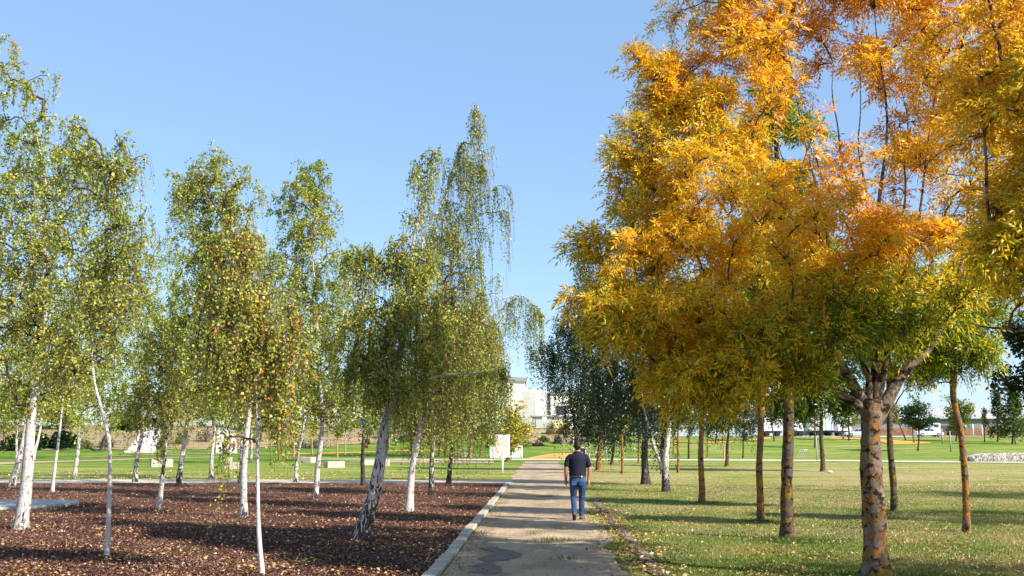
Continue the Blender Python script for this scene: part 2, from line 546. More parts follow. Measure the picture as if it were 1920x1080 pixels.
# kerb line: world points of the photo's kerb
K0 = hit(800, 1080); K1 = hit(950, 906)
kd = (K1 - K0) / np.linalg.norm(K1 - K0)
def kerb_pt(Yw, off=0.0):
    t = (Yw - K0[1]) / kd[1]
    p = K0 + kd * t
    return np.array((p[0] + off * kd[1], p[1] - off * kd[0], 0.0))
K_END = K1[1]
E0 = hit(1243, 1080); E1 = hit(1105, 925)
ed = (E1 - E0) / np.linalg.norm(E1 - E0)
def edge_pt(Yw, off=0.0):
    t = (Yw - E0[1]) / ed[1]
    p = E0 + ed * t
    return np.array((p[0] + off, p[1], 0.0))

# park path (compacted dirt) from behind the camera to the far junction
yy = np.concatenate([np.linspace(-20, 40, 60), np.linspace(42, 90, 30)])
Lp = [kerb_pt(y, .2) if y < K_END else kerb_pt(y, .2) for y in yy]
def right_edge(y):
    # the grass creeps over the buried kerb on the near right
    return edge_pt(y)[0] - .28 - .10 * math.sin(y * .9) - .07 * math.sin(y * 2.3 + 1) - .25 * smooth(26, 8, y) - .2 * math.exp(-((y - 24) / 3.) ** 2)
nP = len(yy)
G = np.zeros((nP, 9, 3))
for i, y in enumerate(yy):
    a, b_ = Lp[i][0], float(right_edge(y))
    if y > K_END: a += .12 * math.sin(y * .7) - .2 * smooth(41, 46, y)
    G[i, :, 0] = np.linspace(a, b_, 9); G[i, :, 1] = y; G[i, :, 2] = .012
i_, j_ = np.meshgrid(np.arange(nP - 1), np.arange(8), indexing='ij'); a_ = i_ * 9 + j_
tag(link('dirt_path', mesh_np('dirt_path', G.reshape(-1, 3), np.stack([a_, a_ + 1, a_ + 10, a_ + 9], -1).reshape(-1, 4), 'dirt_path', None, True)), kind='structure')

# mulch bed
yb = np.linspace(-15, K_END - .1, 46)
G = np.zeros((len(yb), 40, 3))
for i, y in enumerate(yb):
    G[i, :, 0] = np.linspace(-32, kerb_pt(y)[0], 40); G[i, :, 1] = y
    G[i, :, 2] = .016 + .03 * np.abs(np.sin(G[i, :, 0] * 1.3 + y) * np.sin(y * .8 + G[i, :, 0] * .6))
i_, j_ = np.meshgrid(np.arange(len(yb) - 1), np.arange(39), indexing='ij'); a_ = i_ * 40 + j_
tag(link('mulch_bed', mesh_np('mulch_bed', G.reshape(-1, 3), np.stack([a_, a_ + 1, a_ + 41, a_ + 40], -1).reshape(-1, 4), 'mulch', None, True)), kind='structure')

# kerb along the mulch bed, stone by stone
kerb = empty('path_kerb', (0, 0, 0)); kerb['kind'] = 'structure'
def kerb_mesh(L, wd, h):
    bm = bmesh.new(); box(bm, 0, wd, 0, L, -.1, h)
    bmesh.ops.bevel(bm, geom=bm.edges[:], offset=.012, segments=1, affect='EDGES')
    bmesh.ops.recalc_face_normals(bm, faces=bm.faces[:])
    me = bpy.data.meshes.new('kerb_stone'); bm.to_mesh(me); bm.free(); me.materials.append(MATS['kerb_concrete'])
    return me
km = kerb_mesh(.975, .18, .07)
t = -8.0; ka = math.atan2(-kd[0], kd[1])
while True:
    p = K0 + kd * t
    if p[1] > K_END - .8: break
    o = link('kerb_stone', km, kerb, (p[0] - .01 + rnd.uniform(-.012, .012), p[1], rnd.uniform(-.012, .008)))
    o.rotation_euler = (rnd.uniform(-.006, .006), rnd.uniform(-.01, .01), ka + rnd.uniform(-.008, .008))
    t += 1.0
# half-buried kerb on the right
kr = empty('buried_kerb', (0, 0, 0)); kr['kind'] = 'structure'
km2 = kerb_mesh(.6, .12, .02)
km2.materials.clear(); km2.materials.append(MATS['damp_kerb'])
y = 4.0; ea = math.atan2(-ed[0], ed[1])
while y < 30:
    if rnd.random() < .8:
        p = edge_pt(y)
        o = link('kerb_stone', km2, kr, (p[0] - .06 + rnd.uniform(-.03, .03), p[1], rnd.uniform(-.012, .01)))
        o.rotation_euler = (0, rnd.uniform(-.05, .05), ea + rnd.uniform(-.06, .06))
    y += .62 if rnd.random() < .7 else .95
# bare soil seam beside it
strip('soil_seam', [edge_pt(v, -.13) for v in np.linspace(0, 31, 24)], [edge_pt(v, .06) for v in np.linspace(0, 31, 24)], 'damp_earth', .018, 90, 2, .05)

# crossing concrete strip beyond the bed
strip('concrete_walk', [(-45, 42.0, 0), (-20, 42.0, 0), (kerb_pt(41.8)[0] + .3, 41.7, 0)], [(-45, 46.6, 0), (-20, 46.6, 0), (kerb_pt(45)[0] + .1, 45.6, 0)], 'concrete_strip', .022, 40, 3)
# dirt tracks across the left lawn
strip('trodden_track', [gp(-60, 875), gp(60, 869), gp(240, 862.5), gp(420, 857.5)], [gp(-60, 869), gp(60, 865.5), gp(240, 860.5), gp(420, 856)], 'bare_soil', .03, 40, 2)
strip('trodden_track', [gp(150, 858.5), gp(260, 855), gp(400, 852)], [gp(150, 857.4), gp(260, 854), gp(400, 851)], 'bare_soil', .05, 30, 1)
strip('bare_soil_strip', [gp(640, 866), gp(760, 868), gp(925, 869)], [gp(640, 864), gp(760, 863), gp(925, 863)], 'bare_soil', .03, 40, 2, .1)
# far cross path
strip('gravel_walk', [gp(560, 862.0), gp(900, 863), gp(1120, 863.5), gp(1500, 865), gp(1700, 867), gp(2100, 870)], [gp(560, 861.0), gp(900, 860.8), gp(1120, 861), gp(1500, 862.5), gp(1700, 864.3), gp(2100, 867)], 'pale_gravel', .035, 80, 2)
# orange running path curving over the lawn
strip('orange_track', [gp(985, 860.5), gp(1020, 861), gp(1060, 860.5), gp(1075, 860)], [gp(1010, 855.5), gp(1030, 852.5), gp(1062, 850.5), gp(1085, 849.5)], 'track_orange', .05, 40, 4)
strip('orange_track', [gp(540, 852.5), gp(640, 850.5), gp(760, 846.4), gp(880, 843.6)], [gp(540, 851), gp(640, 849), gp(760, 845), gp(880, 842.6)], 'track_orange', .05, 50, 2)
strip('orange_track', [gp(1210, 833.5), gp(1340, 831), gp(1400, 827.5), gp(1445, 823)], [gp(1210, 832), gp(1340, 829), gp(1400, 825), gp(1445, 820.6)], 'track_orange', .06, 50, 2)
strip('orange_track', [gp(1555, 822.5), gp(1640, 826.5), gp(1670, 833), gp(1745, 832)], [gp(1555, 820.8), gp(1640, 823), gp(1670, 825.5), gp(1745, 830.5)], 'track_orange', .06, 50, 3)

# damp patch on the near path
def blob(name, pts, mat, dz, label=None, kind='structure'):
    c = catmull([p for p in pts] + [pts[0]], 60)[:-1]
    c[:, :2] += rng.normal(size=(len(c), 2)) * .025
    bm = bmesh.new(); bm.faces.new([bm.verts.new((p[0], p[1], dz)) for p in c])
    bmesh.ops.triangulate(bm, faces=bm.faces[:])
    o = bmo(name, bm, mat); return tag(o, label, kind=kind)
blob('damp_patch', [gp(882, 1075), gp(900, 1068), gp(888, 1062), gp(912, 1056), gp(896, 1050), gp(928, 1037), gp(900, 1032), gp(925, 1027), gp(975, 1040), gp(968, 1048), gp(925, 1056), gp(930, 1063), gp(945, 1070), gp(930, 1078)], 'damp_earth', .018)
blob('damp_patch', [gp(1003, 931), gp(1030, 929), gp(1036, 931), gp(1020, 933)], 'damp_earth', .018)

# brown planted bank on the left, draped on the slope
us = np.linspace(-60, 1105, 160)
rows = np.linspace(0, 1, 16)
V = np.zeros((16, 160, 3))
for j, u in enumerate(us):
    lo = np.interp(u, [-60, 230, 460, 520, 640, 760, 900, 1000, 1105], [121.5, 121.5, 122, 130, 131, 134, 138, 132.5, 133]) + .6 * math.sin(u * .05) + .4 * math.sin(u * .13)
    Y = lo + (146.5 - lo) * rows
    x = (u - 960) / 1866 * Y
    V[:, j, 0] = x; V[:, j, 1] = Y; V[:, j, 2] = terr(x, Y) + .06
i_, j_ = np.meshgrid(np.arange(15), np.arange(159), indexing='ij'); a_ = i_ * 160 + j_
tag(link('soil_bank', mesh_np('soil_bank', V.reshape(-1, 3), np.stack([a_, a_ + 1, a_ + 161, a_ + 160], -1).reshape(-1, 4), 'bank_soil', None, True)), kind='structure')
# roads on the plateaus
strip('access_road', [(x, 171, 0) for x in np.linspace(8, 160, 12)], [(x, 182, 0) for x in np.linspace(8, 160, 12)], 'concrete_strip', .06, 60, 4)
strip('upper_road', [(x, 149, 0) for x in np.linspace(-130, 8, 12)], [(x, 160, 0) for x in np.linspace(-130, 8, 12)], 'concrete_strip', .06, 60, 4)

# ------------------------------------------------------------------ trees
def grow(main, targets, rtip, nseg=5, sag=0.0, upb=.35):
    """main: list of (pts(n,3), radii(n)).  Each target is joined to the nearest earlier node by a curved branch."""
    pos = []; par = []; rad = []
    for pts, rr in main:
        prev = -1
        for p, r_ in zip(pts, rr):
            pos.append(p); par.append(prev); rad.append(r_); prev = len(pos) - 1
    nm = len(pos)
    pos = np.array(pos)
    base = pos[0]
    tg = np.asarray(targets)
    dd = np.min(np.linalg.norm(tg[:, None] - pos[None], axis=2), axis=1)
    tg = tg[np.argsort(dd)]
    cap = nm + len(tg) * nseg
    PP = np.zeros((cap, 3)); PP[:nm] = pos
    parent = np.full(cap, -1); parent[:nm] = par
    load = np.zeros(cap); cnt = nm
    paths = []
    hmin = base[2] + .25 * (pos[:, 2].max() - base[2])
    ok = np.zeros(cap, bool); ok[:nm] = PP[:nm, 2] > min(hmin, tg[:, 2].min() - .1)
    for q in tg:
        v = q - PP[:cnt]
        d = np.linalg.norm(v, axis=1)
        score = d + np.maximum(0, PP[:cnt, 2] - q[2] + .15 * d) * 1.3 + np.where(ok[:cnt], 0, 1e3)
        i = int(np.argmin(score))
        p0 = PP[i]; L = d[i]
        c = p0 + (q - p0) * .45 + np.array((0, 0, 1)) * L * upb * .5 + rng.normal(size=3) * L * .08
        t = np.linspace(0, 1, nseg + 1)[:, None]
        path = (1 - t) ** 2 * p0 + 2 * t * (1 - t) * c + t * t * q
        path[1:-1] += rng.normal(size=(nseg - 1, 3)) * L * .02
        ids = np.arange(cnt, cnt + nseg)
        PP[ids] = path[1:]; parent[ids] = np.concatenate([[i], ids[:-1]]); ok[ids] = True
        cnt += nseg
        paths.append(np.concatenate([[i], ids]))
        load[ids[-1]] = 1
    for i in range(cnt - 1, nm - 1, -1):
        load[parent[i]] += load[i]
    R_ = np.zeros(cap)
    R_[:nm] = rad
    R_[nm:cnt] = rtip * np.maximum(load[nm:cnt], 1) ** .48
    ids = np.array(paths)
    P = PP[ids]; Rr = R_[ids]
    Rr[:, 0] = np.minimum(Rr[:, 0], Rr[:, 1] * 1.15)
    return P, Rr, tg

def sample_lobes(lobes, n, shell=.55):
    wts = np.array([l[6] for l in lobes], float); wts /= wts.sum()
    idx = rng.choice(len(lobes), n, p=wts)
    d = rdir(n)
    r_ = rng.random(n) ** (1 / 3.) * (1 - shell) + shell * rng.random(n) ** .25
    r_ = np.clip(r_ * (1 + .12 * rng.normal(size=n)), 0, 1.12) * np.where(rng.random(n) < .14, rng.uniform(1.0, 1.4, n), 1)
    c = np.array([l[:3] for l in lobes])[idx]; s = np.array([l[3:6] for l in lobes])[idx]
    return c + d * r_[:, None] * s, idx

def px_lobes(lobes, Y, base, dfac=1.0, wide=1.0):
    out = []
    for l in lobes:
        px, py, rx, ry = l[:4]
        rx = rx * wide
        off = l[4] if len(l) > 4 else 0.0
        wt = l[5] if len(l) > 5 else rx * ry
        c = at(px, py, Y + off) - base
        s = ppm(Y + off, c[2] + base[2])
        out.append((c[0], c[1], c[2], rx / s, min(rx, ry * 1.2) / s * dfac, ry / s, wt))
    return out

def px_path(pts, Y, base, bend=0.0):
    P = []
    for k, p in enumerate(pts):
        off = p[2] if len(p) > 2 else 0.0
        P.append(at(p[0], p[1], Y + off) - base)
    return np.array(P)

def ntint(p, f=1.0, ph=0.0):
    return (np.sin(p[:, 0] * 1.7 * f + ph) * np.sin(p[:, 2] * 1.3 * f + ph * 2) + np.sin(p[:, 1] * 2.1 * f + p[:, 2] * .9 * f + ph)) * .5

def trunk_obj(root, path, rad, mat, k=12, dark=None, flare=True, name='trunk'):
    n = max(14, int(len(path)))
    P = catmull(path, 34)
    s = np.concatenate([[0], np.cumsum(np.linalg.norm(np.diff(P, axis=0), axis=1))])
    rr = np.interp(s / s[-1], np.linspace(0, 1, len(rad)), rad)
    rr = rr * (1 + .035 * np.sin(s * 9 + rad[0] * 300) + .025 * rng.normal(size=len(rr)))
    if flare: rr = rr * (1 + .35 * np.exp(-s / .16))
    P = P + np.stack([np.sin(s * 2.1 + rad[0] * 90), np.cos(s * 1.7), 0 * s], -1) * rad[0] * .22
    P[0, 2] -= .06
    V, Q = tubes(P[None], rr[None], k)
    if flare:
        ci = np.arange(len(V)) // k; th = (np.arange(len(V)) % k) / k * 2 * np.pi
        amp = (.22 * np.exp(-s / .18) + .035)[ci] * (np.cos(5 * th + rad[0] * 700) * .6 + np.cos(3 * th + rad[0] * 300) * .4)
        V = P[ci] + (V - P[ci]) * (1 + amp)[:, None]
    V += rng.normal(size=V.shape) * rad[0] * .018
    me = mesh_np(name, V, Q, mat, {'dark': np.clip(np.interp(V[:, 2], [0, .5, 1.2, 3, 6], dark), 0, 1)} if dark is not None else None, True)
    return link(name, me, root), P, rr

def foliage(name, root, V, Q, T, mat):
    o = link(name, mesh_np(name, V, Q, mat, {'tint': T}), root)
    o['kind'] = 'stuff'
    return o

def twig_cloud(starts, length, nleaf, leafL, droop=1.0, tint0=.45, tspread=.14, seed=0, kt=3, tr=.0025, leafW=.8, outd=None, twig_geo=True):
    T = len(starts)
    out = rdir(T); out[:, 2] = np.abs(out[:, 2]) * .2
    if outd is not None: out = norm(out * .6 + outd)
    ln = length * rng.uniform(.3, 1.5, T)
    t = np.linspace(0, 1, 5)
    hor = (t ** .6)[None, :, None] * out[:, None] * (ln * (.55 - .33 * droop))[:, None, None]
    dr_ = np.clip(droop + rng.normal(size=T) * .38, -.5, 1.5)
    ver = np.zeros((T, 5, 3)); ver[:, :, 2] = (.10 * np.sin(t * 2.2)[None] * (1 - .3 * dr_[:, None]) - dr_[:, None] * t[None] ** 1.35) * ln[:, None]
    P = starts[:, None] + hor + ver + rng.normal(size=(T, 5, 3)) * .012
    K = nleaf
    keepf = rng.random(T) ** .5
    tt = rng.uniform(.05, 1, (T, K)) * 4
    i = np.minimum(tt.astype(int), 3); f = (tt - i)[..., None]
    rows_ = np.arange(T)[:, None]
    pos = (P[rows_, i] * (1 - f) + P[rows_, i + 1] * f).reshape(-1, 3)
    kp = (rng.random((T, K)) < keepf[:, None] * 1.3).reshape(-1)
    pos = pos[kp]; tidx = np.arange(T).repeat(K)[kp]
    N = len(pos)
    pos = pos + rng.normal(size=(N, 3)) * leafL * .45
    d = rdir(N, .7); d[:, 2] -= .9 * max(.3, droop)
    nor = rdir(N, .5) + np.array([.35, -.35, .3])
    L = leafL * rng.uniform(.65, 1.25, N)
    tw = rng.normal(size=T) * tspread * .7
    ti = tint0 + tw[tidx] + ntint(pos, .9, seed) * tspread
    V, Q, Ti = leaf_arrays(pos, d, nor, L, L * leafW * rng.uniform(.75, 1.1, N), ti)
    tv = tubes(P, np.linspace(tr, tr * .5, 5)[None].repeat(T, 0), kt) if twig_geo else None
    return V, Q, Ti, tv

BIRCH_GROUP = 'birches standing in the bark mulch bed'
def birch(base_px, width, path, lobes, label, n_t=90, twigs=9, nleaf=14, leafL=.055, tl=.6, droop=.9, dark=(1, .6, .3, .1, 0), limbs=(), mat='leaf_birch', tint0=.45, group=BIRCH_GROUP, Y=None, name='birch_tree', dfac=1.0, wmat='birch_bark', twig_geo=True, twmat='twig_brown', cat='birch', tip=.006):
    base = hit(*base_px) if Y is None else at(base_px[0], base_px[1], Y)
    if Y is not None: base[2] = float(terr(base[0], base[1]))
    Y = base[1]
    s = ppm(Y)
    root = empty(name, base, label, cat, group)
    P0 = px_path([base_px] + list(path), Y, base); P0[0] = 0
    r0 = width / 2 / s
    tr, P, rr = trunk_obj(root, P0, [r0, r0 * .68, r0 * .42, r0 * .21, r0 * .06], wmat, 10 if Y < 30 else 7, dark)
    main = [(P[4:], rr[4:])]
    for lp, w0 in limbs:
        LP = catmull(px_path(lp, Y, base), 12)
        LP[:, 1] += np.sin(np.linspace(0, 2.5, 12)) * .15
        lr = np.linspace(w0 / 2 / s, .12 * w0 / 2 / s, 12)
        V, Q = tubes(LP[None], lr[None], 7)
        link('limb', mesh_np('limb', V, Q, wmat, {'dark': np.full(len(V), min(.25, dark[3] + .1))}, True), root)
        main.append((LP, lr))
    lob = px_lobes(lobes, Y, base, dfac, 1.12)
    tg, _ = sample_lobes(lob, int(n_t * 2.3), .3)
    BP, BR, tg = grow(main, tg, tip, 5, upb=.5)
    V, Q = tubes(BP, BR, 4)
    axis = BP[:, 0]
    # twigs start along the outer half of each branch
    M = len(BP)
    twigs = max(4, int(twigs * .55 + .5)); leafL = leafL * .88
    tt = rng.uniform(.3, 1, (M, twigs)) * 5
    i = np.minimum(tt.astype(int), 4); f = (tt - i)[..., None]
    st = (BP[np.arange(M)[:, None], i] * (1 - f) + BP[np.arange(M)[:, None], i + 1] * f).reshape(-1, 3)
    st = st + rng.normal(size=st.shape) * .05
    od = norm((BP[:, -1] - BP[:, 0]) * np.array([1, 1, .2])).repeat(twigs, 0)
    for mi, (mp_, mr_) in enumerate(main):         # leaders and limbs carry leaves to their tips
        k0 = int(len(mp_) * (.62 if mi == 0 else .45))
        q_ = mp_[k0:]; m_ = len(q_) * (6 if mi == 0 else 7)
        j_q = rng.integers(0, len(q_) - 1, m_); f_q = rng.random(m_)[:, None]
        st = np.vstack([st, q_[j_q] * (1 - f_q) + q_[j_q + 1] * f_q]); od = np.vstack([od, rdir(m_, .2)])
        tip_q = np.repeat(mp_[-1:], 14, 0); st = np.vstack([st, tip_q]); od = np.vstack([od, rdir(14, .2)])
    LV, LQ, LT, tv = twig_cloud(st, tl * 1.2, nleaf, leafL, droop, tint0, .14, base[0] * .7, 3, .0035, .8, od, twig_geo)
    if twig_geo:
        V, Q = join([(V, Q), tv])
    b_ = link('branchwork', mesh_np('branchwork', V, Q, twmat, None, True), root); b_['kind'] = 'stuff'
    foliage('foliage', root, LV, LQ, LT, mat)
    return root

WL = 'white-barked birch '
# 1 big birch, far left
birch((38, 995), 25, [(50, 880), (64, 770), (75, 700), (84, 560), (86, 420), (80, 330), (66, 230)],
      [(50, 680, 110, 90), (10, 520, 110, 120), (120, 540, 120, 120), (60, 380, 110, 110), (150, 350, 70, 110, 0, 6000), (45, 220, 60, 95, 0, 5600), (95, 150, 18, 26, 0, 500), (15, 110, 26, 50, 0, 900)],
      'thickest white birch at the far left, rough cracked bark at its foot', 190, 11, 17, .062, .5, .8, (.45, .35, .25, .15, .1), tint0=.52)
birch((22, 915), 12, [(38, 850), (52, 780), (62, 700), (60, 560)], [(30, 740, 100, 55), (20, 640, 100, 90), (90, 660, 80, 100)],
      'slanting birch behind the thickest one, leaning right at the far left', 80, 9, 14, .085, .7, .9, (.6, .4, .3, .2, .1), twig_geo=False)
birch((98, 924), 7, [(103, 870), (112, 815), (117, 760), (120, 680), (125, 560)], [(140, 740, 95, 60), (150, 630, 95, 90)],
      'slender pinkish birch between the thickest birch and the thin crooked one', 60, 9, 14, .08, .6, .9, (.1, .1, .1, .1, .1), twig_geo=False)
birch((200, 1048), 9.5, [(205, 960), (206, 860), (202, 815), (190, 770), (176, 710), (173, 650), (182, 570), (198, 480), (214, 380), (226, 270)],
      [(150, 650, 70, 60, 0, 3500), (200, 540, 70, 80, 0, 4200), (225, 440, 52, 70, 0, 2600), (185, 330, 62, 70, 0, 2600), (225, 290, 38, 60, 0, 1500), (150, 270, 40, 50, 0, 1000)],
      'thin crooked pink-white birch with no branches low down, left foreground', 110, 9, 13, .052, .4, .75, (.06, .05, .1, .1, .1), tint0=.55)
birch((253, 905), 9, [(258, 860), (266, 810), (268, 740), (275, 600), (280, 480)], [(245, 735, 100, 65), (265, 630, 90, 95), (290, 520, 60, 80), (300, 460, 40, 55)],
      'grey-barked birch standing in front of the left concrete ramp', 90, 9, 14, .09, .7, .8, (.75, .6, .5, .3, .1), twig_geo=False, tint0=.42)
birch((298, 957), 10, [(303, 900), (311, 840), (318, 790), (322, 700), (330, 600)], [(310, 740, 60, 60), (310, 650, 60, 60), (300, 830, 10, 25, 0, 200)],
      'birch whose lit foot stands in the mulch right of the crooked thin one', 70, 9, 14, .07, .6, .9, (.15, .3, .6, .3, .2), tint0=.5)
birch((335, 912), 11, [(341, 860), (351, 790), (357, 740), (362, 620), (375, 480), (388, 380)], [(370, 730, 95, 65), (365, 620, 85, 90), (350, 500, 50, 80)],
      'birch with blackened foot leaning right, between two stone blocks', 90, 9, 14, .09, .7, .85, (1, .7, .2, .1, .1), twig_geo=False, tint0=.38)
birch((455, 973), 14, [(457, 900), (462, 840), (468, 760), (470, 690), (462, 600), (445, 500), (420, 390), (402, 300)],
      [(440, 690, 90, 80), (390, 590, 75, 80), (440, 490, 85, 70), (385, 390, 62, 80, 0, 5000), (405, 310, 50, 42, 0, 1500), (350, 350, 36, 60, 0, 1100), (460, 360, 35, 50, 0, 1200)],
      'tall birch with peeling white foot left of the thin foreground one', 200, 10, 15, .062, .45, .6, (.7, .3, .2, .1, .1), tint0=.47)
birch((448, 917), 8, [(452, 870), (455, 800), (458, 700)], [(450, 720, 60, 80)], 'dark slender birch half hidden behind the tall peeling one', 50, 8, 12, .09, .7, .9, (.8, .8, .6, .3, .1), twig_geo=False, tint0=.4)
birch((492, 1082), 9.5, [(486, 1000), (484, 900), (482, 800), (480, 740), (475, 660), (468, 590), (458, 500), (430, 410)],
      [(500, 690, 80, 60, 0, 3000), (440, 640, 75, 70, 0, 3200), (520, 600, 70, 65, 0, 2800), (455, 540, 70, 60, 0, 2600), (440, 460, 45, 50, 0, 1500), (520, 770, 30, 30, 0, 500), (428, 790, 12, 50, 0, 350)],
      'thinnest bright white birch in the foreground, its bare stem reaching the bottom edge', 105, 10, 13, .05, .42, .95, (.08, .05, .1, .1, .1), tint0=.64)
birch((553, 905), 8, [(558, 860), (568, 800), (566, 720), (565, 600)], [(540, 745, 85, 60), (550, 640, 80, 90), (530, 520, 40, 70)],
      'bluish grey slender birch in shade, left of a pair of stone blocks', 80, 9, 14, .09, .7, .9, (.5, .4, .4, .3, .2), twig_geo=False, tint0=.36)
birch((590, 938), 11, [(596, 880), (604, 820), (602, 770), (598, 680), (592, 560), (584, 440), (577, 330)],
      [(610, 730, 70, 60), (595, 620, 78, 80), (580, 500, 66, 80), (570, 390, 52, 60, 0, 3800), (578, 330, 34, 38, 0, 1300), (615, 400, 18, 50, 0, 500)],
      'birch beside the dark-ended stone block, its crown the second pointed top', 170, 10, 15, .075, .5, .7, (.8, .4, .2, .15, .1), tint0=.46)
birch((680, 912), 9, [(681, 860), (682, 800), (680, 720), (676, 600)], [(655, 740, 75, 60), (660, 620, 70, 80), (650, 520, 36, 50, 0, 1400)],
      'straight dark birch in front of the long stone bench', 90, 9, 14, .085, .8, 1.0, (1, 1, 1, .9, .4), twig_geo=False, tint0=.33)
birch((673, 1017), 30, [(688, 960), (702, 910), (718, 840), (730, 780), (742, 735), (744, 690), (752, 630), (765, 570), (776, 470), (790, 390), (804, 300)],
      [(740, 690, 85, 60), (680, 620, 70, 70, 0, 3600), (780, 600, 80, 60, 0, 3600), (735, 550, 60, 50, 0, 2200), (775, 480, 44, 60, 0, 2000), (700, 480, 50, 24, 0, 700), (690, 500, 40, 22, 0, 500), (745, 470, 20, 26, 0, 350), (790, 350, 34, 45, 0, 700), (800, 290, 20, 25, 0, 300), (660, 480, 24, 30, 0, 500)],
      'thick leaning birch with cracked black and white bark, long bare limb stretching right', 125, 11, 15, .058, .5, 1.0, (.85, .62, .45, .25, .15),
      [([(738, 745), (770, 725), (805, 710), (850, 700), (900, 698), (945, 690)], 8), ([(734, 742), (725, 720), (718, 700), (690, 675)], 7), ([(765, 575), (740, 520), (700, 480), (672, 470)], 5)], tint0=.54)
birch((765, 961), 14.5, [(773, 890), (785, 820), (794, 770), (806, 720), (808, 685), (800, 620), (790, 560), (803, 490), (822, 400), (846, 320), (866, 268)],
      [(830, 710, 85, 60), (860, 620, 75, 65), (800, 570, 65, 50), (880, 540, 50, 60, 0, 2600), (870, 440, 46, 60, 0, 2000), (825, 480, 50, 60, 0, 2600), (830, 400, 36, 50, 0, 1000), (885, 310, 34, 70, 0, 1600), (895, 230, 18, 40, 0, 800), (850, 330, 20, 40, 0, 500), (945, 380, 20, 40, 0, 420), (770, 350, 26, 20, 0, 260)],
      'tall warm white birch right of the thick leaning one, its drooping tip the highest around', 190, 11, 14, .06, .75, 1.15, (.25, .25, .2, .1, .1),
      [([(788, 800), (782, 775), (778, 755)], 5), ([(822, 400), (850, 330), (880, 300), (905, 310)], 4), ([(835, 600), (830, 480), (862, 400), (930, 350)], 4)], tint0=.5)
birch((808, 929), 11, [(810, 880), (813, 820), (818, 760), (830, 680), (835, 560)], [(815, 745, 75, 60), (850, 640, 75, 85), (900, 600, 40, 50, 0, 1600)],
      'birch with mottled grey trunk between the warm white one and the kerb corner', 130, 10, 15, .08, .9, 1.15, (1, .7, .6, .3, .2),
      [([(830, 680), (880, 600), (940, 560), (985, 555), (1018, 590)], 4)], tint0=.5, twig_geo=True)
birch((842, 909), 10, [(846, 860), (850, 800), (856, 740), (870, 640)], [(880, 740, 60, 70), (920, 700, 30, 90), (860, 650, 60, 60), (985, 590, 34, 24, 0, 500), (1005, 600, 18, 26, 0, 300)],
      'rightmost birch of the mulch bed, dark trunk near the kerb corner', 120, 10, 15, .085, 1.0, 1.2, (1, .8, .7, .5, .2),
      [([(856, 740), (890, 640), (940, 575), (980, 558), (1010, 580)], 4)], tint0=.36)
# filler birches deeper in the grove
birch((62, 862), 7, [(72, 820), (80, 790), (92, 770), (100, 700)], [(90, 740, 90, 50), (170, 700, 60, 60)], 'forked birch on the lawn just right of the thickest far left birch', 70, 8, 12, .14, .9, .9, (.2, .2, .2, .2, .1), twig_geo=False, group='birches on the lawn behind the mulch bed', tint0=.5)
birch((140, 893), 8, [(146, 850), (150, 790), (160, 700), (170, 560)], [(190, 740, 60, 60), (200, 640, 70, 70), (215, 540, 45, 60)], 'slender grey birch at the back edge of the mulch bed, left of centre', 80, 9, 13, .1, .8, .9, (.3, .3, .2, .1, .1), twig_geo=False, tint0=.5)
birch((395, 898), 8, [(398, 860), (402, 800), (410, 700), (420, 560)], [(410, 740, 60, 50), (420, 640, 70, 70), (500, 560, 50, 70)], 'slender birch at the back of the bed between the two concrete ramps', 90, 9, 13, .1, .8, .9, (.6, .5, .3, .1, .1), twig_geo=False, tint0=.45)
birch((192, 846), 10, [(198, 820), (215, 790), (230, 720)], [(210, 740, 80, 55), (240, 640, 70, 80), (300, 560, 60, 90), (260, 480, 40, 60, 0, 1500)], 'dark leaning tree at the foot of the bank, left of the concrete ramp', 90, 8, 12, .2, 1.0, .8, (1, 1, 1, 1, .8), twig_geo=False, group='birches on the lawn behind the mulch bed', tint0=.4)
birch((881, 858), 7, [(883, 820), (884, 790), (890, 700)], [(895, 740, 45, 70), (925, 730, 32, 80), (900, 660, 40, 60)], 'dark weeping tree behind the tubular bench', 90, 9, 13, .16, 1.6, 1.1, (1, 1, 1, 1, .8), twig_geo=False, group='weeping trees left of the path', tint0=.25, mat='leaf_dark', wmat='ash_bark_lichen', name='weeping_tree', cat='tree')
birch((724, 856), 5, [(728, 820), (730, 760)], [(730, 760, 50, 45), (790, 770, 50, 40), (650, 780, 25, 20, 0, 500)], 'weeping tree far behind the thick leaning birch', 70, 8, 12, .2, 1.4, .9, (1, 1, 1, 1, .8), twig_geo=False, group='weeping trees left of the path', tint0=.35, mat='leaf_green', name='weeping_tree', cat='tree')

for (bx, by), lob_, lb_ in [((470, 868), [(470, 760, 60, 40), (480, 690, 60, 60)], 'bushy birch on the lawn directly behind the thinnest foreground birch'),
                            ((716, 866), [(715, 770, 55, 35), (715, 700, 60, 60)], 'bushy birch on the lawn behind the thick leaning birch'),
                            ((30, 866), [(20, 750, 80, 40), (30, 680, 80, 60)], 'bushy birch on the lawn at the far left edge')]:
    birch((bx, by), 6, [(bx + 2, 820), (bx + 3, 760), (bx + 5, 690)], lob_, lb_, 90, 8, 13, .16, 1.1, 1.0, (.8, .6, .5, .3, .2), twig_geo=False, group='birches on the lawn behind the mulch bed', tint0=.35)
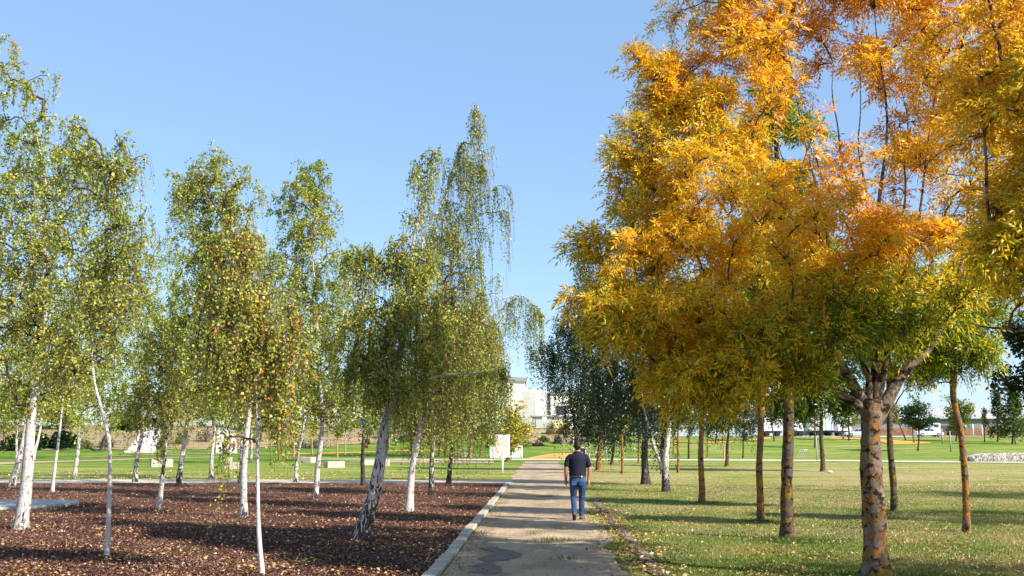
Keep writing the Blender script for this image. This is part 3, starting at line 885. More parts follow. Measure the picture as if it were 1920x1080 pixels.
# weeping birches right of the path, their shade put into darker leaves
GR = 'birches on the lawn right of the path'
birch((1210, 908), 15, [(1210, 860), (1209, 800), (1207, 740), (1195, 640), (1170, 520)], [(1150, 720, 80, 60), (1130, 620, 60, 80), (1120, 540, 40, 60), (1200, 640, 80, 90), (1095, 490, 22, 36, 0, 900), (1220, 720, 60, 60)],
      'dark-footed birch right of the walking man', 240, 10, 14, .085, .9, 1.1, (1.3, 1.3, 1.0, .3, .1), (), 'leaf_dark', .35, GR, twig_geo=False)
birch((1247, 922), 17, [(1248, 880), (1251, 840), (1253, 800), (1252, 740), (1250, 640)], [(1250, 690, 80, 65), (1290, 640, 70, 90), (1240, 590, 70, 70)],
      'twin-stemmed white birch with a bright left stem, right of the dark-footed one', 130, 10, 14, .085, .9, 1.1, (1.2, .8, .25, .15, .1),
      [([(1244, 880), (1232, 850), (1222, 820), (1214, 790), (1206, 750), (1200, 700)], 9), ([(1243, 877), (1240, 850), (1244, 815), (1247, 790)], 7)], 'leaf_dark', .4, GR, twig_geo=False)
birch((1123, 882), 11, [(1124, 840), (1126, 800), (1120, 720), (1100, 640)], [(1090, 700, 65, 60), (1062, 640, 36, 55), (1130, 750, 75, 45), (1022, 655, 34, 22, 0, 900), (1090, 600, 36, 40), (1110, 790, 55, 25, 0, 1500)],
      'orange-lichened tree with a dark weeping crown just right of the walking man', 260, 10, 14, .12, 1.2, 1.2, (1, 1, 1, 1, 1), (), 'leaf_dark', .3, 'weeping trees right of the path', twig_geo=False, wmat='ash_bark_lichen', name='weeping_tree', cat='tree')
birch((1147, 871), 6, [(1150, 840), (1153, 800), (1160, 740)], [(1160, 760, 55, 50), (1200, 780, 45, 40), (1155, 810, 28, 18, 0, 500)],
      'short dark weeping tree behind the orange-lichened one', 90, 9, 13, .14, 1.0, 1.2, (1, 1, 1, 1, 1), (), 'leaf_dark', .35, 'weeping trees right of the path', twig_geo=False, wmat='ash_bark_dark', name='weeping_tree', cat='tree')
birch((1362, 875), 8, [(1364, 840), (1367, 790), (1370, 720)], [(1370, 740, 60, 50), (1330, 770, 50, 35), (1400, 780, 30, 30)],
      'dark-trunked weeping tree right of the lichened trunk on the right lawn', 100, 9, 13, .12, 1.0, 1.1, (1, 1, 1, 1, 1), (), 'leaf_dark', .4, 'weeping trees right of the path', twig_geo=False, wmat='ash_bark_dark', name='weeping_tree', cat='tree')

# ------------------------------------------------------------------ ash trees
def comp_leaves(pos, d, L, tint, npair=3, Lf=.075, Wf=.019):
    """pinnate leaves: rachis along d, drooping; returns leaflet arrays"""
    N = len(pos)
    d = norm(d)
    nor = norm(rdir(N, .6) + np.array([.3, -.3, .9]))
    side = norm(np.cross(d, nor)); nor = np.cross(side, d)
    ps, ds, ns, ls, ts = [], [], [], [], []
    for k in range(npair + 1):
        f = (k + .6) / (npair + .6)
        c = pos + d * (L * f)[:, None] + np.array([0, 0, -1.0]) * (L * .35 * f * f)[:, None]
        if k == npair:
            ps.append(c); ds.append(d + np.array([0, 0, -.5])); ns.append(nor); ls.append(np.full(N, 1.15)); ts.append(tint)
        else:
            for sg in (-1, 1):
                ps.append(c); ds.append(d * .75 + side * sg * .85 + np.array([0, 0, -.35]) + rng.normal(size=(N, 3)) * .15)
                ns.append(nor + rng.normal(size=(N, 3)) * .25); ls.append(np.full(N, 1.0)); ts.append(tint + rng.normal(size=N) * .03)
    ps, ds, ns = np.concatenate(ps), np.concatenate(ds), np.concatenate(ns)
    ls = np.concatenate(ls) * np.tile(L / np.mean(L), 2 * npair + 1) * Lf
    ts = np.concatenate(ts)
    return leaf_arrays(ps, ds, ns, ls, ls / Lf * Wf, ts)

def ash(base_px, width, path, lobes, label, limbs=(), n_t=260, per=18, tipn=4, L=.17, tintf=None, mat='leaf_ash', bark='ash_bark_lichen', lbark='limb_bark', group='ash trees on the right lawn', cat='ash tree', name='ash_tree', base=None, Lf=.075, Wf=.019, npair=3, singles=0, tip=.006, dfac=1.0, shell=.55, upb=.55, spread=.22, tw='twig_brown'):
    if base is None: base = hit(*base_px)
    Y = base[1]; s = ppm(Y)
    root = empty(name, base, label, cat, group)
    P0 = px_path([base_px] + list(path), Y, base) ; P0[0] = 0
    r0 = width / 2 / s
    tr, P, rr = trunk_obj(root, P0, [r0, r0 * .95, r0 * .9, r0 * .85, r0 * .8] if limbs else [r0, r0 * .85, r0 * .7, r0 * .5, r0 * .2], bark, 20 if width > 30 else 10)
    main = [(P[6:], rr[6:])]
    for lp, w0, w1 in limbs:
        LP = catmull(px_path(lp, Y, base), 20)
        LP += np.stack([np.sin(np.arange(20) * .9 + w0), np.cos(np.arange(20) * 1.1), np.sin(np.arange(20) * .7)], -1) * .018
        lr = np.interp(np.linspace(0, 1, 20), [0, .3, 1], [w0 / 2 / s, (w0 * .5 + w1 * .4) / 2 / s, w1 * .35 / 2 / s])
        lr *= 1 + .05 * rng.normal(size=20)
        V, Q = tubes(LP[None], lr[None], 10)
        link('limb', mesh_np('limb', V, Q, lbark, None, True), root)
        main.append((LP, lr))
    lob = px_lobes(lobes, Y, base, dfac)
    tg, _ = sample_lobes(lob, n_t, shell)
    tg = tg[tg[:, 2] > .9]
    BP, BR, tg = grow(main, tg, tip, 6, upb=upb)
    # side twigs
    M = len(BP)
    tt = rng.uniform(.3, 1, (M, per)) * 6
    i = np.minimum(tt.astype(int), 5); f = (tt - i)[..., None]
    st = (BP[np.arange(M)[:, None], i] * (1 - f) + BP[np.arange(M)[:, None], i + 1] * f).reshape(-1, 3)
    dr = norm((BP[:, -1] - BP[:, 0])).repeat(per, 0)
    dr = norm(dr * .5 + rdir(len(st)) * .9 + np.array([0, 0, .45]))
    ln = rng.uniform(.4, 1.3, len(st)) * spread
    t = np.linspace(0, 1, 4)[None, :, None]
    TP = st[:, None] + dr[:, None] * ln[:, None, None] * t
    TP[:, 1:] += rng.normal(size=(len(st), 3, 3)) * .012
    V, Q = join([tubes(BP, BR, 5), tubes(TP, np.linspace(.004, .002, 4)[None].repeat(len(st), 0), 3)])
    b_ = link('branchwork', mesh_np('branchwork', V, Q, tw, None, True), root); b_['kind'] = 'stuff'
    # rosettes of leaves at the twig ends
    ti = TP[:, -1].repeat(tipn, 0) + rng.normal(size=(len(st) * tipn, 3)) * .03
    ld = norm(dr.repeat(tipn, 0) * .7 + rdir(len(ti)) * 1.0)
    Ls = L * rng.uniform(.7, 1.2, len(ti))
    tn = tintf(ti + base) if tintf else np.full(len(ti), .5)
    tn = tn + np.repeat(rng.normal(size=len(st)) * .06, tipn)
    if singles:
        dcam = np.linalg.norm(ti + base - np.array((0, 0, EYE)), axis=1) + 1e3 * ((ti + base)[:, 0] / (ti + base)[:, 1] > .5) + rng.uniform(0, .6, len(ti))
        sel = np.argsort(dcam)[:singles]
        keep = np.ones(len(ti), bool); keep[sel] = False
        meshes = []
        for k in range(12):
            tk = tn[sel[k::12]].mean() if len(sel[k::12]) else .6
            LV, LQ, LT = comp_leaves(np.zeros((1, 3)), np.array([[1., 0, 0]]), np.array([L]), np.array([np.clip(tn[sel[k]], .3, .9)]), npair, Lf, Wf)
            meshes.append(mesh_np('leaf', LV, LQ, mat, {'tint': LT}))
        for q, ix in enumerate(sel):
            o = link('leaf', meshes[q % 12], root, [float(v) for v in ti[ix]])
            v = Vector(ld[ix]); o.rotation_mode = 'QUATERNION'
            o.rotation_quaternion = v.to_track_quat('X', 'Z')
        ti, ld, Ls, tn = ti[keep], ld[keep], Ls[keep], tn[keep]
    LV, LQ, LT = comp_leaves(ti, ld, Ls, tn, npair, Lf, Wf)
    foliage('foliage', root, LV, LQ, LT, mat)
    return root

def big_tint(p):
    # green survives in the low inner crown, gold and orange outside
    px = 960 + 1866 * p[:, 0] / p[:, 1]
    c = np.array([4.55, 12.3, 2.6])
    d = np.linalg.norm((p - c) / np.array([2.0, 2.4, 1.25]), axis=1)
    t = .09 + .37 * np.clip(d - .42, 0, 1) + .04 * np.clip(p[:, 2] - 3, 0, 3)
    t += .16 * np.exp(-((px - 1600) / 140) ** 2) * smooth(3.2, 4.6, p[:, 2]) - .08 * smooth(1350, 1150, px)
    t += .15 * ntint(p, 1.1, 2.0) + .07 * ntint(p, 2.7, .5)
    return np.clip(t, .08, .78)

E_base = hit(1640, 1086)
ash((1640, 1086), 44, [(1638, 1000), (1636, 900), (1636, 830), (1637, 775), (1637, 750)],
    [(1240, 540, 160, 130, -.3, 3.6), (1420, 690, 120, 60, -.9, 1.5), (1300, 330, 130, 150, 0, 2.6), (1330, 650, 110, 70, -.5, 1.6), (1380, 170, 140, 120, .2, 2.4), (1440, 0, 180, 110, .2, 2.4),
     (1500, 450, 160, 150, -1.0, 1.6), (1560, 620, 150, 60, -1.1, 1.4), (1700, 520, 150, 110, -.8, 2.2), (1800, 330, 150, 160, 0, 2.6), (1780, 90, 170, 160, .4, 3.0),
     (1600, 260, 200, 220, .6, 1.9), (1600, -60, 220, 90, 0, 1.8), (1450, 640, 130, 80, 1.0, 1.6), (1650, 560, 200, 90, 1.4, 1.6), (1310, 720, 100, 58, -.6, 1.4), (1230, 410, 85, 100, 0, 1.2), (1262, 200, 40, 70, .2, .6), (1180, 620, 90, 85, -.2, 1.3), (1170, 300, 28, 22, 0, .12), (1110, 480, 34, 36, 0, .25), (1220, 130, 32, 40, 0, .25)],
    'big ash tree ablaze with golden orange leaves, thick trunk blotched with orange lichen',
    [([(1628, 790), (1612, 762), (1575, 737), (1525, 715), (1478, 688), (1440, 660), (1395, 630)], 26, 7),
     ([(1630, 770), (1605, 728), (1575, 690), (1550, 640), (1520, 580), (1490, 500), (1440, 440), (1390, 360), (1350, 250)], 22, 5),
     ([(1634, 775), (1628, 720), (1622, 690), (1610, 640), (1560, 500), (1540, 380), (1500, 220), (1470, 60)], 17, 4),
     ([(1640, 770), (1642, 700), (1640, 600), (1642, 480), (1655, 330), (1660, 180), (1640, 20)], 20, 4),
     ([(1644, 775), (1655, 710), (1665, 640), (1690, 540), (1720, 420), (1740, 280), (1760, 120)], 16, 4),
     ([(1646, 790), (1662, 750), (1690, 705), (1722, 672), (1745, 650), (1790, 560), (1810, 430), (1820, 300)], 30, 6),
     ([(1640, 480), (1600, 380), (1570, 250), (1560, 120)], 9, 3), ([(1641, 560), (1590, 430), (1530, 300), (1490, 150)], 8, 2), ([(1642, 500), (1625, 380), (1610, 240), (1620, 80)], 8, 2),
     ([(1643, 520), (1690, 400), (1700, 260), (1690, 120)], 8, 2), ([(1600, 640), (1520, 470), (1450, 330), (1400, 180)], 9, 2), ([(1660, 640), (1740, 500), (1800, 380), (1860, 260)], 9, 2), ([(1560, 500), (1480, 330), (1440, 180)], 6, 2),
     ([(1520, 580), (1450, 560), (1360, 520), (1270, 480)], 8, 3),
     ([(1440, 440), (1380, 420), (1320, 330), (1260, 230)], 8, 3)],
    640, 14, 4, .155, big_tint, 'leaf_ash', 'ash_bark_big', 'limb_bark', singles=290, base=E_base, dfac=1.25, group=None)

def gold(p): return np.clip(.49 + .14 * ntint(p, 1.0, 1.0) + .02 * (p[:, 2] - 4), .2, .75)
def green_t(p): return np.clip(.12 + .12 * ntint(p, 1.2, 3.0), 0, .4)
# ash out of frame to the right whose boughs reach in
b2 = np.array((7.3, 9.6, 0.0))
ash((2110, 1120), 46, [(2110, 1000), (2112, 860), (2110, 760)],
    [(1960, 420, 120, 120, 0, 2), (1930, 220, 120, 150, 0, 2), (2000, 40, 160, 160, 0, 2), (2180, 200, 220, 250, -.5, 2), (2340, 420, 200, 160, -.8, 1.6), (1960, 500, 90, 60, -.3, 1)],
    'ash tree standing out of view at the right, its golden boughs reaching into the frame',
    [([(2105, 800), (2060, 700), (1990, 640), (1920, 622), (1860, 612), (1815, 607)], 18, 4), ([(2105, 800), (2060, 640), (1990, 520), (1890, 470), (1850, 400), (1850, 260), (1830, 140)], 22, 5),
     ([(2110, 800), (2120, 640), (2150, 400), (2130, 150)], 24, 5)],
    240, 12, 4, .16, gold, 'leaf_ash', 'ash_bark_big', base=b2, group=None)
# slender ashes on the right lawn
ash((1316, 944), 12, [(1316, 900), (1315, 850), (1316, 800), (1318, 700), (1325, 600)], [(1320, 680, 80, 80), (1340, 580, 90, 100)],
    'slim trunk coated in brown orange lichen, left one of the slender ashes', (), 110, 9, 4, .24, green_t, bark='ash_bark_lichen', Lf=.11, Wf=.032, npair=2)
ash((1425, 977), 13, [(1424, 930), (1423, 880), (1427, 820), (1428, 770), (1430, 660)], [(1440, 640, 80, 80), (1420, 560, 90, 100)],
    'slim bright orange-lichened trunk with a small side branch, left of the dark trunk', (([(1424, 800), (1414, 785), (1400, 765)], 5, 3),), 120, 9, 4, .2, green_t, bark='ash_bark_lichen', Lf=.10, Wf=.028, npair=2)
ash((1478, 1011), 23, [(1478, 960), (1476, 900), (1475, 840), (1476, 770), (1480, 660), (1470, 400), (1440, 160)], [(1480, 620, 100, 80), (1460, 480, 110, 120), (1450, 300, 100, 120), (1430, 130, 50, 80, 0, 3000)],
    'dark straight trunk with mustard lichen, left of the big golden ash', (), 180, 10, 4, .17, green_t, bark='ash_bark_dark', Lf=.09, Wf=.024)
ash((1676, 958), 12, [(1674, 900), (1670, 840), (1668, 775), (1666, 700), (1664, 600)], [(1690, 660, 80, 60), (1680, 560, 90, 90), (1740, 700, 40, 30, 0, 1200)],
    'slim dark trunk standing just right of the big golden ash', (([(1668, 775), (1690, 740), (1706, 720)], 4, 2),), 120, 10, 4, .2, green_t, bark='ash_bark_dark', Lf=.10, Wf=.028, npair=3)
ash((1813, 998), 13, [(1810, 930), (1805, 850), (1800, 800), (1789, 750), (1788, 700), (1786, 640), (1790, 560)], [(1790, 640, 70, 60), (1840, 650, 36, 50, 0, 1500), (1740, 690, 40, 40, 0, 1300), (1800, 560, 80, 60)],
    'slim crooked orange-lichened trunk, rightmost on the lawn', (([(1788, 720), (1750, 715), (1720, 730)], 3, 2), ([(1786, 660), (1830, 640), (1870, 650)], 3, 2)), 100, 9, 4, .19, lambda p: green_t(p) + .08, bark='ash_bark_lichen', Lf=.09, Wf=.022)
ash((1543, 884), 9, [(1541, 850), (1540, 810), (1540, 760), (1540, 680)], [(1530, 745, 85, 42), (1560, 690, 80, 60), (1480, 762, 45, 26, 0, 2400), (1600, 768, 35, 25, 0, 1600)],
    'round-crowned tree with a pale straight trunk near a small white stone', (), 130, 9, 4, .42, lambda p: np.clip(.2 + .1 * ntint(p, .8, 1), 0, .6), mat='leaf_green', bark='ash_bark_dark', Lf=.22, Wf=.09, npair=2, cat='tree', name='park_tree', group=None, spread=.5, tip=.01)

# hidden-shadow casters that do stand beside the path behind the camera's right
def off_tree(x, y, h, rr_, label, n=150):
    base = np.array((x, y, 0.0))
    root = empty('ash_tree', base, label, 'ash tree')
    tr, P, r_ = trunk_obj(root, np.array([(0, 0, 0), (.05, 0, h * .3), (0, .05, h * .6), (.1, 0, h * .9)]), [.15, .13, .1, .03], 'ash_bark_big', 10)
    lob = [(0, 0, h * .62, rr_, rr_, h * .33, 1)]
    tg, _ = sample_lobes(lob, n)
    BP, BR, tg = grow([(P[8:], r_[8:])], tg, .008, 5)
    V, Q = tubes(BP, BR, 4)
    link('branchwork', mesh_np('branchwork', V, Q, 'twig_brown', None, True), root)['kind'] = 'stuff'
    c = np.repeat(BP[:, 2:].reshape(-1, 3), 22, 0); c = c + rng.normal(size=c.shape) * .24
    V, Q, T = comp_leaves(c[::3], rdir(len(c[::3])), np.full(len(c[::3]), .2), gold(c[::3] + base), 2, .10, .03)
    foliage('foliage', root, V, Q, T, 'leaf_ash')
    return root
off_tree(11.8, 9.0, 7.0, 2.3, 'ash tree out of view beyond the right edge, second from the frame')
off_tree(17.2, 19.5, 7.5, 2.6, 'ash tree out of view beyond the right edge, third from the camera')
off_tree(22.5, 29.0, 7.5, 2.8, 'ash tree out of view beyond the right edge, farthest one')
off_tree(6.6, 3.4, 6.4, 2.0, 'ash tree out of view beside the camera, right of the path')

# ------------------------------------------------------------------ other trees, bushes
def puff_tree(base_px, crown, trunk_w, label, mat='leaf_green', n=3000, leaf=.22, tint=.4, bark='ash_bark_dark', group=None, name='park_tree', cat='tree', cone=False, stake=None, Y=None, droop=.3):
    base = hit(*base_px) if Y is None else at(base_px[0], base_px[1], Y)
    if Y is not None: base[2] = float(terr(base[0], base[1]))
    Y = base[1]; s = ppm(Y)
    root = empty(name, base, label, cat, group)
    cx, cy, rx, ry = crown
    top = at(cx, cy - ry * .75, Y) - base
    mid = at((cx + base_px[0]) / 2, cy + ry * .7, Y) - base
    r0 = trunk_w / 2 / s
    trunk_obj(root, np.array([(0, 0, 0), mid * .5, mid, top]), [r0, r0 * .9, r0 * .7, r0 * .15], bark, 7, None)
    c = at(cx, cy, Y) - base
    Rx, Rz = rx / s, ry / s
    # clumps hung on short boughs
    nb = 34
    d = rdir(nb)
    if cone:
        hz = rng.uniform(-1, 1, nb); rad = (1 - hz) / 2 * .9 + .12
        a = rng.uniform(0, 6.28, nb)
        tips = c + np.stack([np.cos(a) * rad * Rx, np.sin(a) * rad * Rx, hz * Rz], -1)
    else:
        tips = c + d * np.array([Rx, Rx, Rz]) * rng.uniform(.45, 1, nb)[:, None]
    st = np.zeros((nb, 3)); zz = np.clip(tips[:, 2] - .3 * Rz, mid[2] * .9, top[2])
    st[:, 0] = np.interp(zz, [0, mid[2], top[2]], [0, mid[0], top[0]]); st[:, 1] = 0; st[:, 2] = zz
    t = np.linspace(0, 1, 4)[None, :, None]
    P = st[:, None] * (1 - t) + tips[:, None] * t
    V, Q = tubes(P, np.linspace(r0 * .35, .01, 4)[None].repeat(nb, 0), 4)
    link('branchwork', mesh_np('branchwork', V, Q, 'twig_brown', None, True), root)['kind'] = 'stuff'
    k = rng.integers(0, nb, n); f = rng.uniform(.35, 1.05, n)[:, None]
    pos = st[k] * (1 - f) + tips[k] * f + rng.normal(size=(n, 3)) * np.array([Rx, Rx, Rz * .8]) * .14
    LT = np.clip(tint + (rng.normal(size=nb) * .08)[k] + ntint(pos, .5, base[0]) * .08, 0, 1)
    dd = rdir(n, .6); dd[:, 2] -= droop
    L = leaf * rng.uniform(.6, 1.3, n)
    V, Q, T = leaf_arrays(pos, dd, rdir(n) + np.array([.3, -.3, .4]), L, L * .65, LT)
    foliage('foliage', root, V, Q, T, mat)
    if stake:
        stake_obj(*stake)
    return root

def stake_obj(px, ytop, ybase, label, mat='stake_grey', w_=3, Y=None):
    b_ = hit(px, ybase) if Y is None else at(px, ybase, Y)
    s = ppm(b_[1]); h = (ybase - ytop) / s
    r_ = w_ / 2 / s
    bm = bmesh.new()
    bmesh.ops.create_cone(bm, cap_ends=True, segments=8, radius1=r_, radius2=r_ * .9, depth=h)
    bmesh.ops.translate(bm, verts=bm.verts[:], vec=(0, 0, h / 2))
    o = bmo('tree_stake', bm, mat, None, 0, b_.tolist(), True)
    return tag(o, label, 'stake', 'tree stakes on the lawns')

YT = 'young trees on the lawns'
puff_tree((951, 866), (968, 800, 42, 52), 7, 'yellow-green small tree with dark trunk behind the white notice board', 'leaf_yellow', 2600, .28, .45, group=None)
puff_tree((901, 857), (905, 808, 16, 14), 4.5, 'young orange-trunked tree with golden leaves just left of the notice board', 'leaf_ash', 500, .22, .48, 'ash_bark_lichen', YT)
puff_tree((823, 853), (830, 790, 24, 34), 4, 'young tree with yellowing leaves behind the two right-hand birches of the bed', 'leaf_green', 900, .25, .6, 'ash_bark_dark', YT)
puff_tree((835, 855), (838, 800, 14, 24), 4, 'young brownish-stemmed tree left of the tubular bench', 'leaf_ash', 400, .22, .4, 'ash_bark_lichen', YT)
puff_tree((859, 861), (862, 800, 16, 24), 3.5, 'young orange-stemmed tree nearest the left end of the tubular bench', 'leaf_green', 500, .22, .5, 'ash_bark_lichen', YT)
puff_tree((770, 853), (772, 790, 26, 26), 4.5, 'young dark-stemmed tree between the leaning birch and the warm white birch', 'leaf_green', 900, .25, .35, 'ash_bark_dark', YT)
puff_tree((550, 856), (556, 790, 16, 34), 3, 'young slanting tree left of the pair of stone blocks', 'leaf_green', 600, .2, .6, 'stake_wood', YT)
puff_tree((523, 862), (520, 800, 20, 34), 3.5, 'young orange-stemmed tree behind the hanging twigs of the thinnest birch', 'leaf_green', 600, .2, .55, 'ash_bark_lichen', YT)
puff_tree((585, 854), (586, 800, 12, 20), 3, 'young orange-stemmed tree standing over the rear stone block', 'leaf_yellow', 400, .2, .4, 'stake_wood', YT)
puff_tree((632, 857), (634, 805, 12, 18), 3, 'young pale-stemmed tree right of the dark-ended stone block', 'leaf_green', 400, .2, .7, 'stake_wood', YT)
puff_tree((647, 852), (650, 790, 12, 18), 2.5, 'thinnest young grey-stemmed tree behind the stone blocks', 'leaf_green', 300, .2, .5, 'stake_grey', YT)
puff_tree((6, 845), (10, 790, 30, 26), 4, 'young orange-stemmed tree at the left edge of the picture', 'leaf_green', 700, .22, .6, 'ash_bark_lichen', YT)
puff_tree((1056, 838), (1060, 800, 14, 22), 2.2, 'spindly sapling left of the white lamp post', 'leaf_green', 400, .22, .3, 'stake_grey', YT)
puff_tree((1104, 861), (1106, 800, 12, 30), 2.6, 'thin sapling immediately right of the walking man', 'leaf_dark', 500, .2, .6, 'stake_grey', YT)
puff_tree((1166, 889), (1168, 780, 24, 30), 5, 'slim orange-stemmed ash between the weeping tree and the dark-footed birch', 'leaf_dark', 1300, .13, .7, 'ash_bark_lichen', YT)
puff_tree((1197, 869), (1200, 790, 20, 26), 4, 'slim leaning orange stem just left of the dark-footed birch', 'leaf_dark', 900, .15, .6, 'ash_bark_lichen', YT)
puff_tree((1271, 887), (1273, 770, 32, 34), 5, 'slim orange stem just right of the twin-stemmed birch', 'leaf_dark', 1500, .13, .7, 'ash_bark_lichen', YT)
puff_tree((1263, 853), (1264, 800, 12, 18), 3.6, 'short orange stem far behind the twin-stemmed birch', 'leaf_dark', 300, .2, .7, 'ash_bark_lichen', YT)
puff_tree((1291, 860), (1293, 790, 22, 26), 3.6, 'dark slender tree on the gravel walk left of the lichen-brown ash', 'leaf_dark', 900, .18, .6, 'ash_bark_dark', YT)
puff_tree((1326, 858), (1328, 800, 16, 24), 3.2, 'pale orange-stemmed young tree right of the lichen-brown ash', 'leaf_dark', 500, .18, .7, 'ash_bark_lichen', YT)
puff_tree((1358, 862), (1352, 790, 16, 24), 3, 'young orange stem hugging the dark weeping tree', 'leaf_green', 500, .18, .4, 'stake_wood', YT)
puff_tree((1393, 859), (1396, 800, 22, 26), 3.2, 'young tree left of the bright orange-lichened trunk', 'leaf_dark', 900, .2, .6, 'ash_bark_dark', YT)
puff_tree((1232, 848), (1234, 800, 16, 24), 3, 'young pale stem seen between the two white birches', 'leaf_green', 400, .2, .5, 'stake_grey', YT)
puff_tree((1157, 849), (1160, 800, 18, 24), 2.8, 'young pale-stemmed tree far behind the short weeping tree', 'leaf_dark', 500, .2, .5, 'stake_grey', YT)
puff_tree((1116, 850), (1119, 800, 18, 26), 2.8, 'young grey-stemmed tree half behind the orange-lichened weeping tree', 'leaf_dark', 500, .2, .5, 'stake_grey', YT)
puff_tree((1528, 840), (1528, 780, 30, 24), 3.6, 'young tree with reddish leaves left of the pale straight trunk', 'leaf_green', 900, .25, .75, 'ash_bark_dark', YT)
FT = 'trees along the far right lawn'
puff_tree((1722, 846), (1724, 776, 36, 34), 3.6, 'dark bushy tree in front of the parked white car', 'leaf_dark', 3000, .26, .55, group=FT)
puff_tree((1699, 826), (1670, 770, 22, 30), 3, 'yellow-green tree right behind the big golden trunk', 'leaf_green', 1200, .3, .7, group=FT)
puff_tree((1793, 827), (1795, 775, 36, 38), 3.4, 'yellowing round tree behind the crooked lichened trunk', 'leaf_green', 2600, .34, .62, group=FT)
puff_tree((1846, 829), (1846, 782, 8, 17), 2, 'smallest slender tree before the distant shed', 'leaf_green', 420, .3, .75, group=FT, cone=True)
puff_tree((1871, 829), (1871, 775, 19, 42), 3.4, 'dark conical tree before the distant shed', 'leaf_dark', 2200, .34, .75, group=FT, cone=True)
puff_tree((1898, 833), (1901, 770, 28, 50), 3.8, 'bright green conical tree near the right edge', 'leaf_green', 2800, .36, .38, group=FT, cone=True)
puff_tree((1714, 831), (1706, 782, 18, 20), 2.6, 'small tree just left of the dark bushy one', 'leaf_dark', 700, .28, .6, group=FT)
# tall dark trees beyond, right edge and behind the golden crown
puff_tree((1990, 985), (1945, 660, 85, 120), 18, 'tree leaning in from the right edge, shade put into its dark leaf colour', 'leaf_dark', 9000, .10, .45, group=None)  # stands in shade, which the dark leaf colour imitates
puff_tree((1975, 930), (1960, 90, 95, 170), 22, 'tall dark tree showing at the upper right corner', 'leaf_dark', 9000, .12, .4, group=None)
# left: dense trees on the bank
for i_t, (bx, by, cr, lb, mt) in enumerate([
    ((30, 812), 0, (30, 745, 80, 50), 'large dark tree above the bank at the far left', 'leaf_dark'),
    ((120, 815), 0, (115, 760, 60, 42), 'dark tree above the bank second from the left edge', 'leaf_dark'),
    ((232, 806), 0, (245, 790, 42, 22), 'low spreading pine at the top of the left ramp', 'leaf_dark'),
    ((500, 800), 0, (500, 740, 60, 50), 'roadside tree above the bank behind the thinnest birch', 'leaf_green')]):
    puff_tree(bx, cr, 6, lb, mt, 3200, .4, .5, group='trees along the top of the left bank', Y=141)

for bx, by, cr, lb, mt in [(400, 800, (400, 745, 50, 40), 'roadside tree above the bank between the two ramps', 'leaf_green'), (590, 800, (592, 735, 42, 45), 'roadside tree above the bank left of the white van', 'leaf_dark'),
                           (760, 802, (762, 745, 55, 45), 'roadside tree above the bank behind the warm white birch', 'leaf_green'), (868, 803, (868, 755, 52, 42), 'roadside tree above the bank behind the weeping tree', 'leaf_dark'),
                           (320, 800, (330, 738, 40, 45), 'roadside tree above the bank right of the left ramp', 'leaf_green')]:
    puff_tree((bx, by), cr, 5, lb, mt, 2400, .4, .45, group='trees along the top of the left bank', Y=146)
puff_tree((1592, 826), (1590, 768, 48, 32), 3.4, 'yellow-green round tree before the slatted trailer', 'leaf_green', 2400, .3, .7, group='trees along the far right lawn')
puff_tree((1452, 828), (1440, 765, 46, 34), 3.4, 'dark reddish tree before the leftmost white trailer', 'leaf_dark', 2600, .3, .7, group='trees along the far right lawn')
puff_tree((1342, 832), (1345, 778, 40, 32), 3.4, 'dark tree by the far orange track', 'leaf_dark', 2200, .3, .55, group='trees along the far right lawn')
puff_tree((1250, 834), (1240, 780, 40, 32), 3.4, 'green tree behind the twin-stemmed birch, far across the lawn', 'leaf_green', 2200, .3, .3, group='trees along the far right lawn')
puff_tree((1172, 836), (1170, 785, 36, 30), 3.4, 'green tree behind the short weeping tree, far across the lawn', 'leaf_green', 2000, .3, .3, group='trees along the far right lawn')
def bush(px, py, w_, h_, label, mat='leaf_dark', tint=.5, leaf=.16, n=900):
    if w_ > 45: n, leaf = 6000, .3
    b_ = hit(px, py + h_ / 2)
    s = ppm(b_[1]); a, c_ = w_ / 2 / s, h_ / s
    root = empty('shrub', b_, label, 'bush', 'shrubs planted on the left bank')
    ns = 14
    d = rdir(ns); d[:, 2] = np.abs(d[:, 2]) + .3; d = norm(d)
    t = np.linspace(0, 1, 3)[None, :, None]
    P = (d * np.array([a, a, c_]) * .8)[:, None] * t
    V, Q = tubes(P, np.linspace(.03, .01, 3)[None].repeat(ns, 0), 4)
    link('stem', mesh_np('stem', V, Q, 'twig_brown', None, True), root)
    dd = rdir(n); dd[:, 2] = np.abs(dd[:, 2])
    pos = dd * rng.uniform(.5, 1.02, n)[:, None] * np.array([a, a, c_])
    pos *= (1 + .12 * ntint(pos, 3 / max(a, .3), px))[:, None]
    L = leaf * rng.uniform(.6, 1.3, n)
    V, Q, T = leaf_arrays(pos, rdir(n) + dd, rdir(n) + dd, L, L * .6, tint + ntint(pos, 2, px) * .12)
    foliage('foliage', root, V, Q, T, mat)
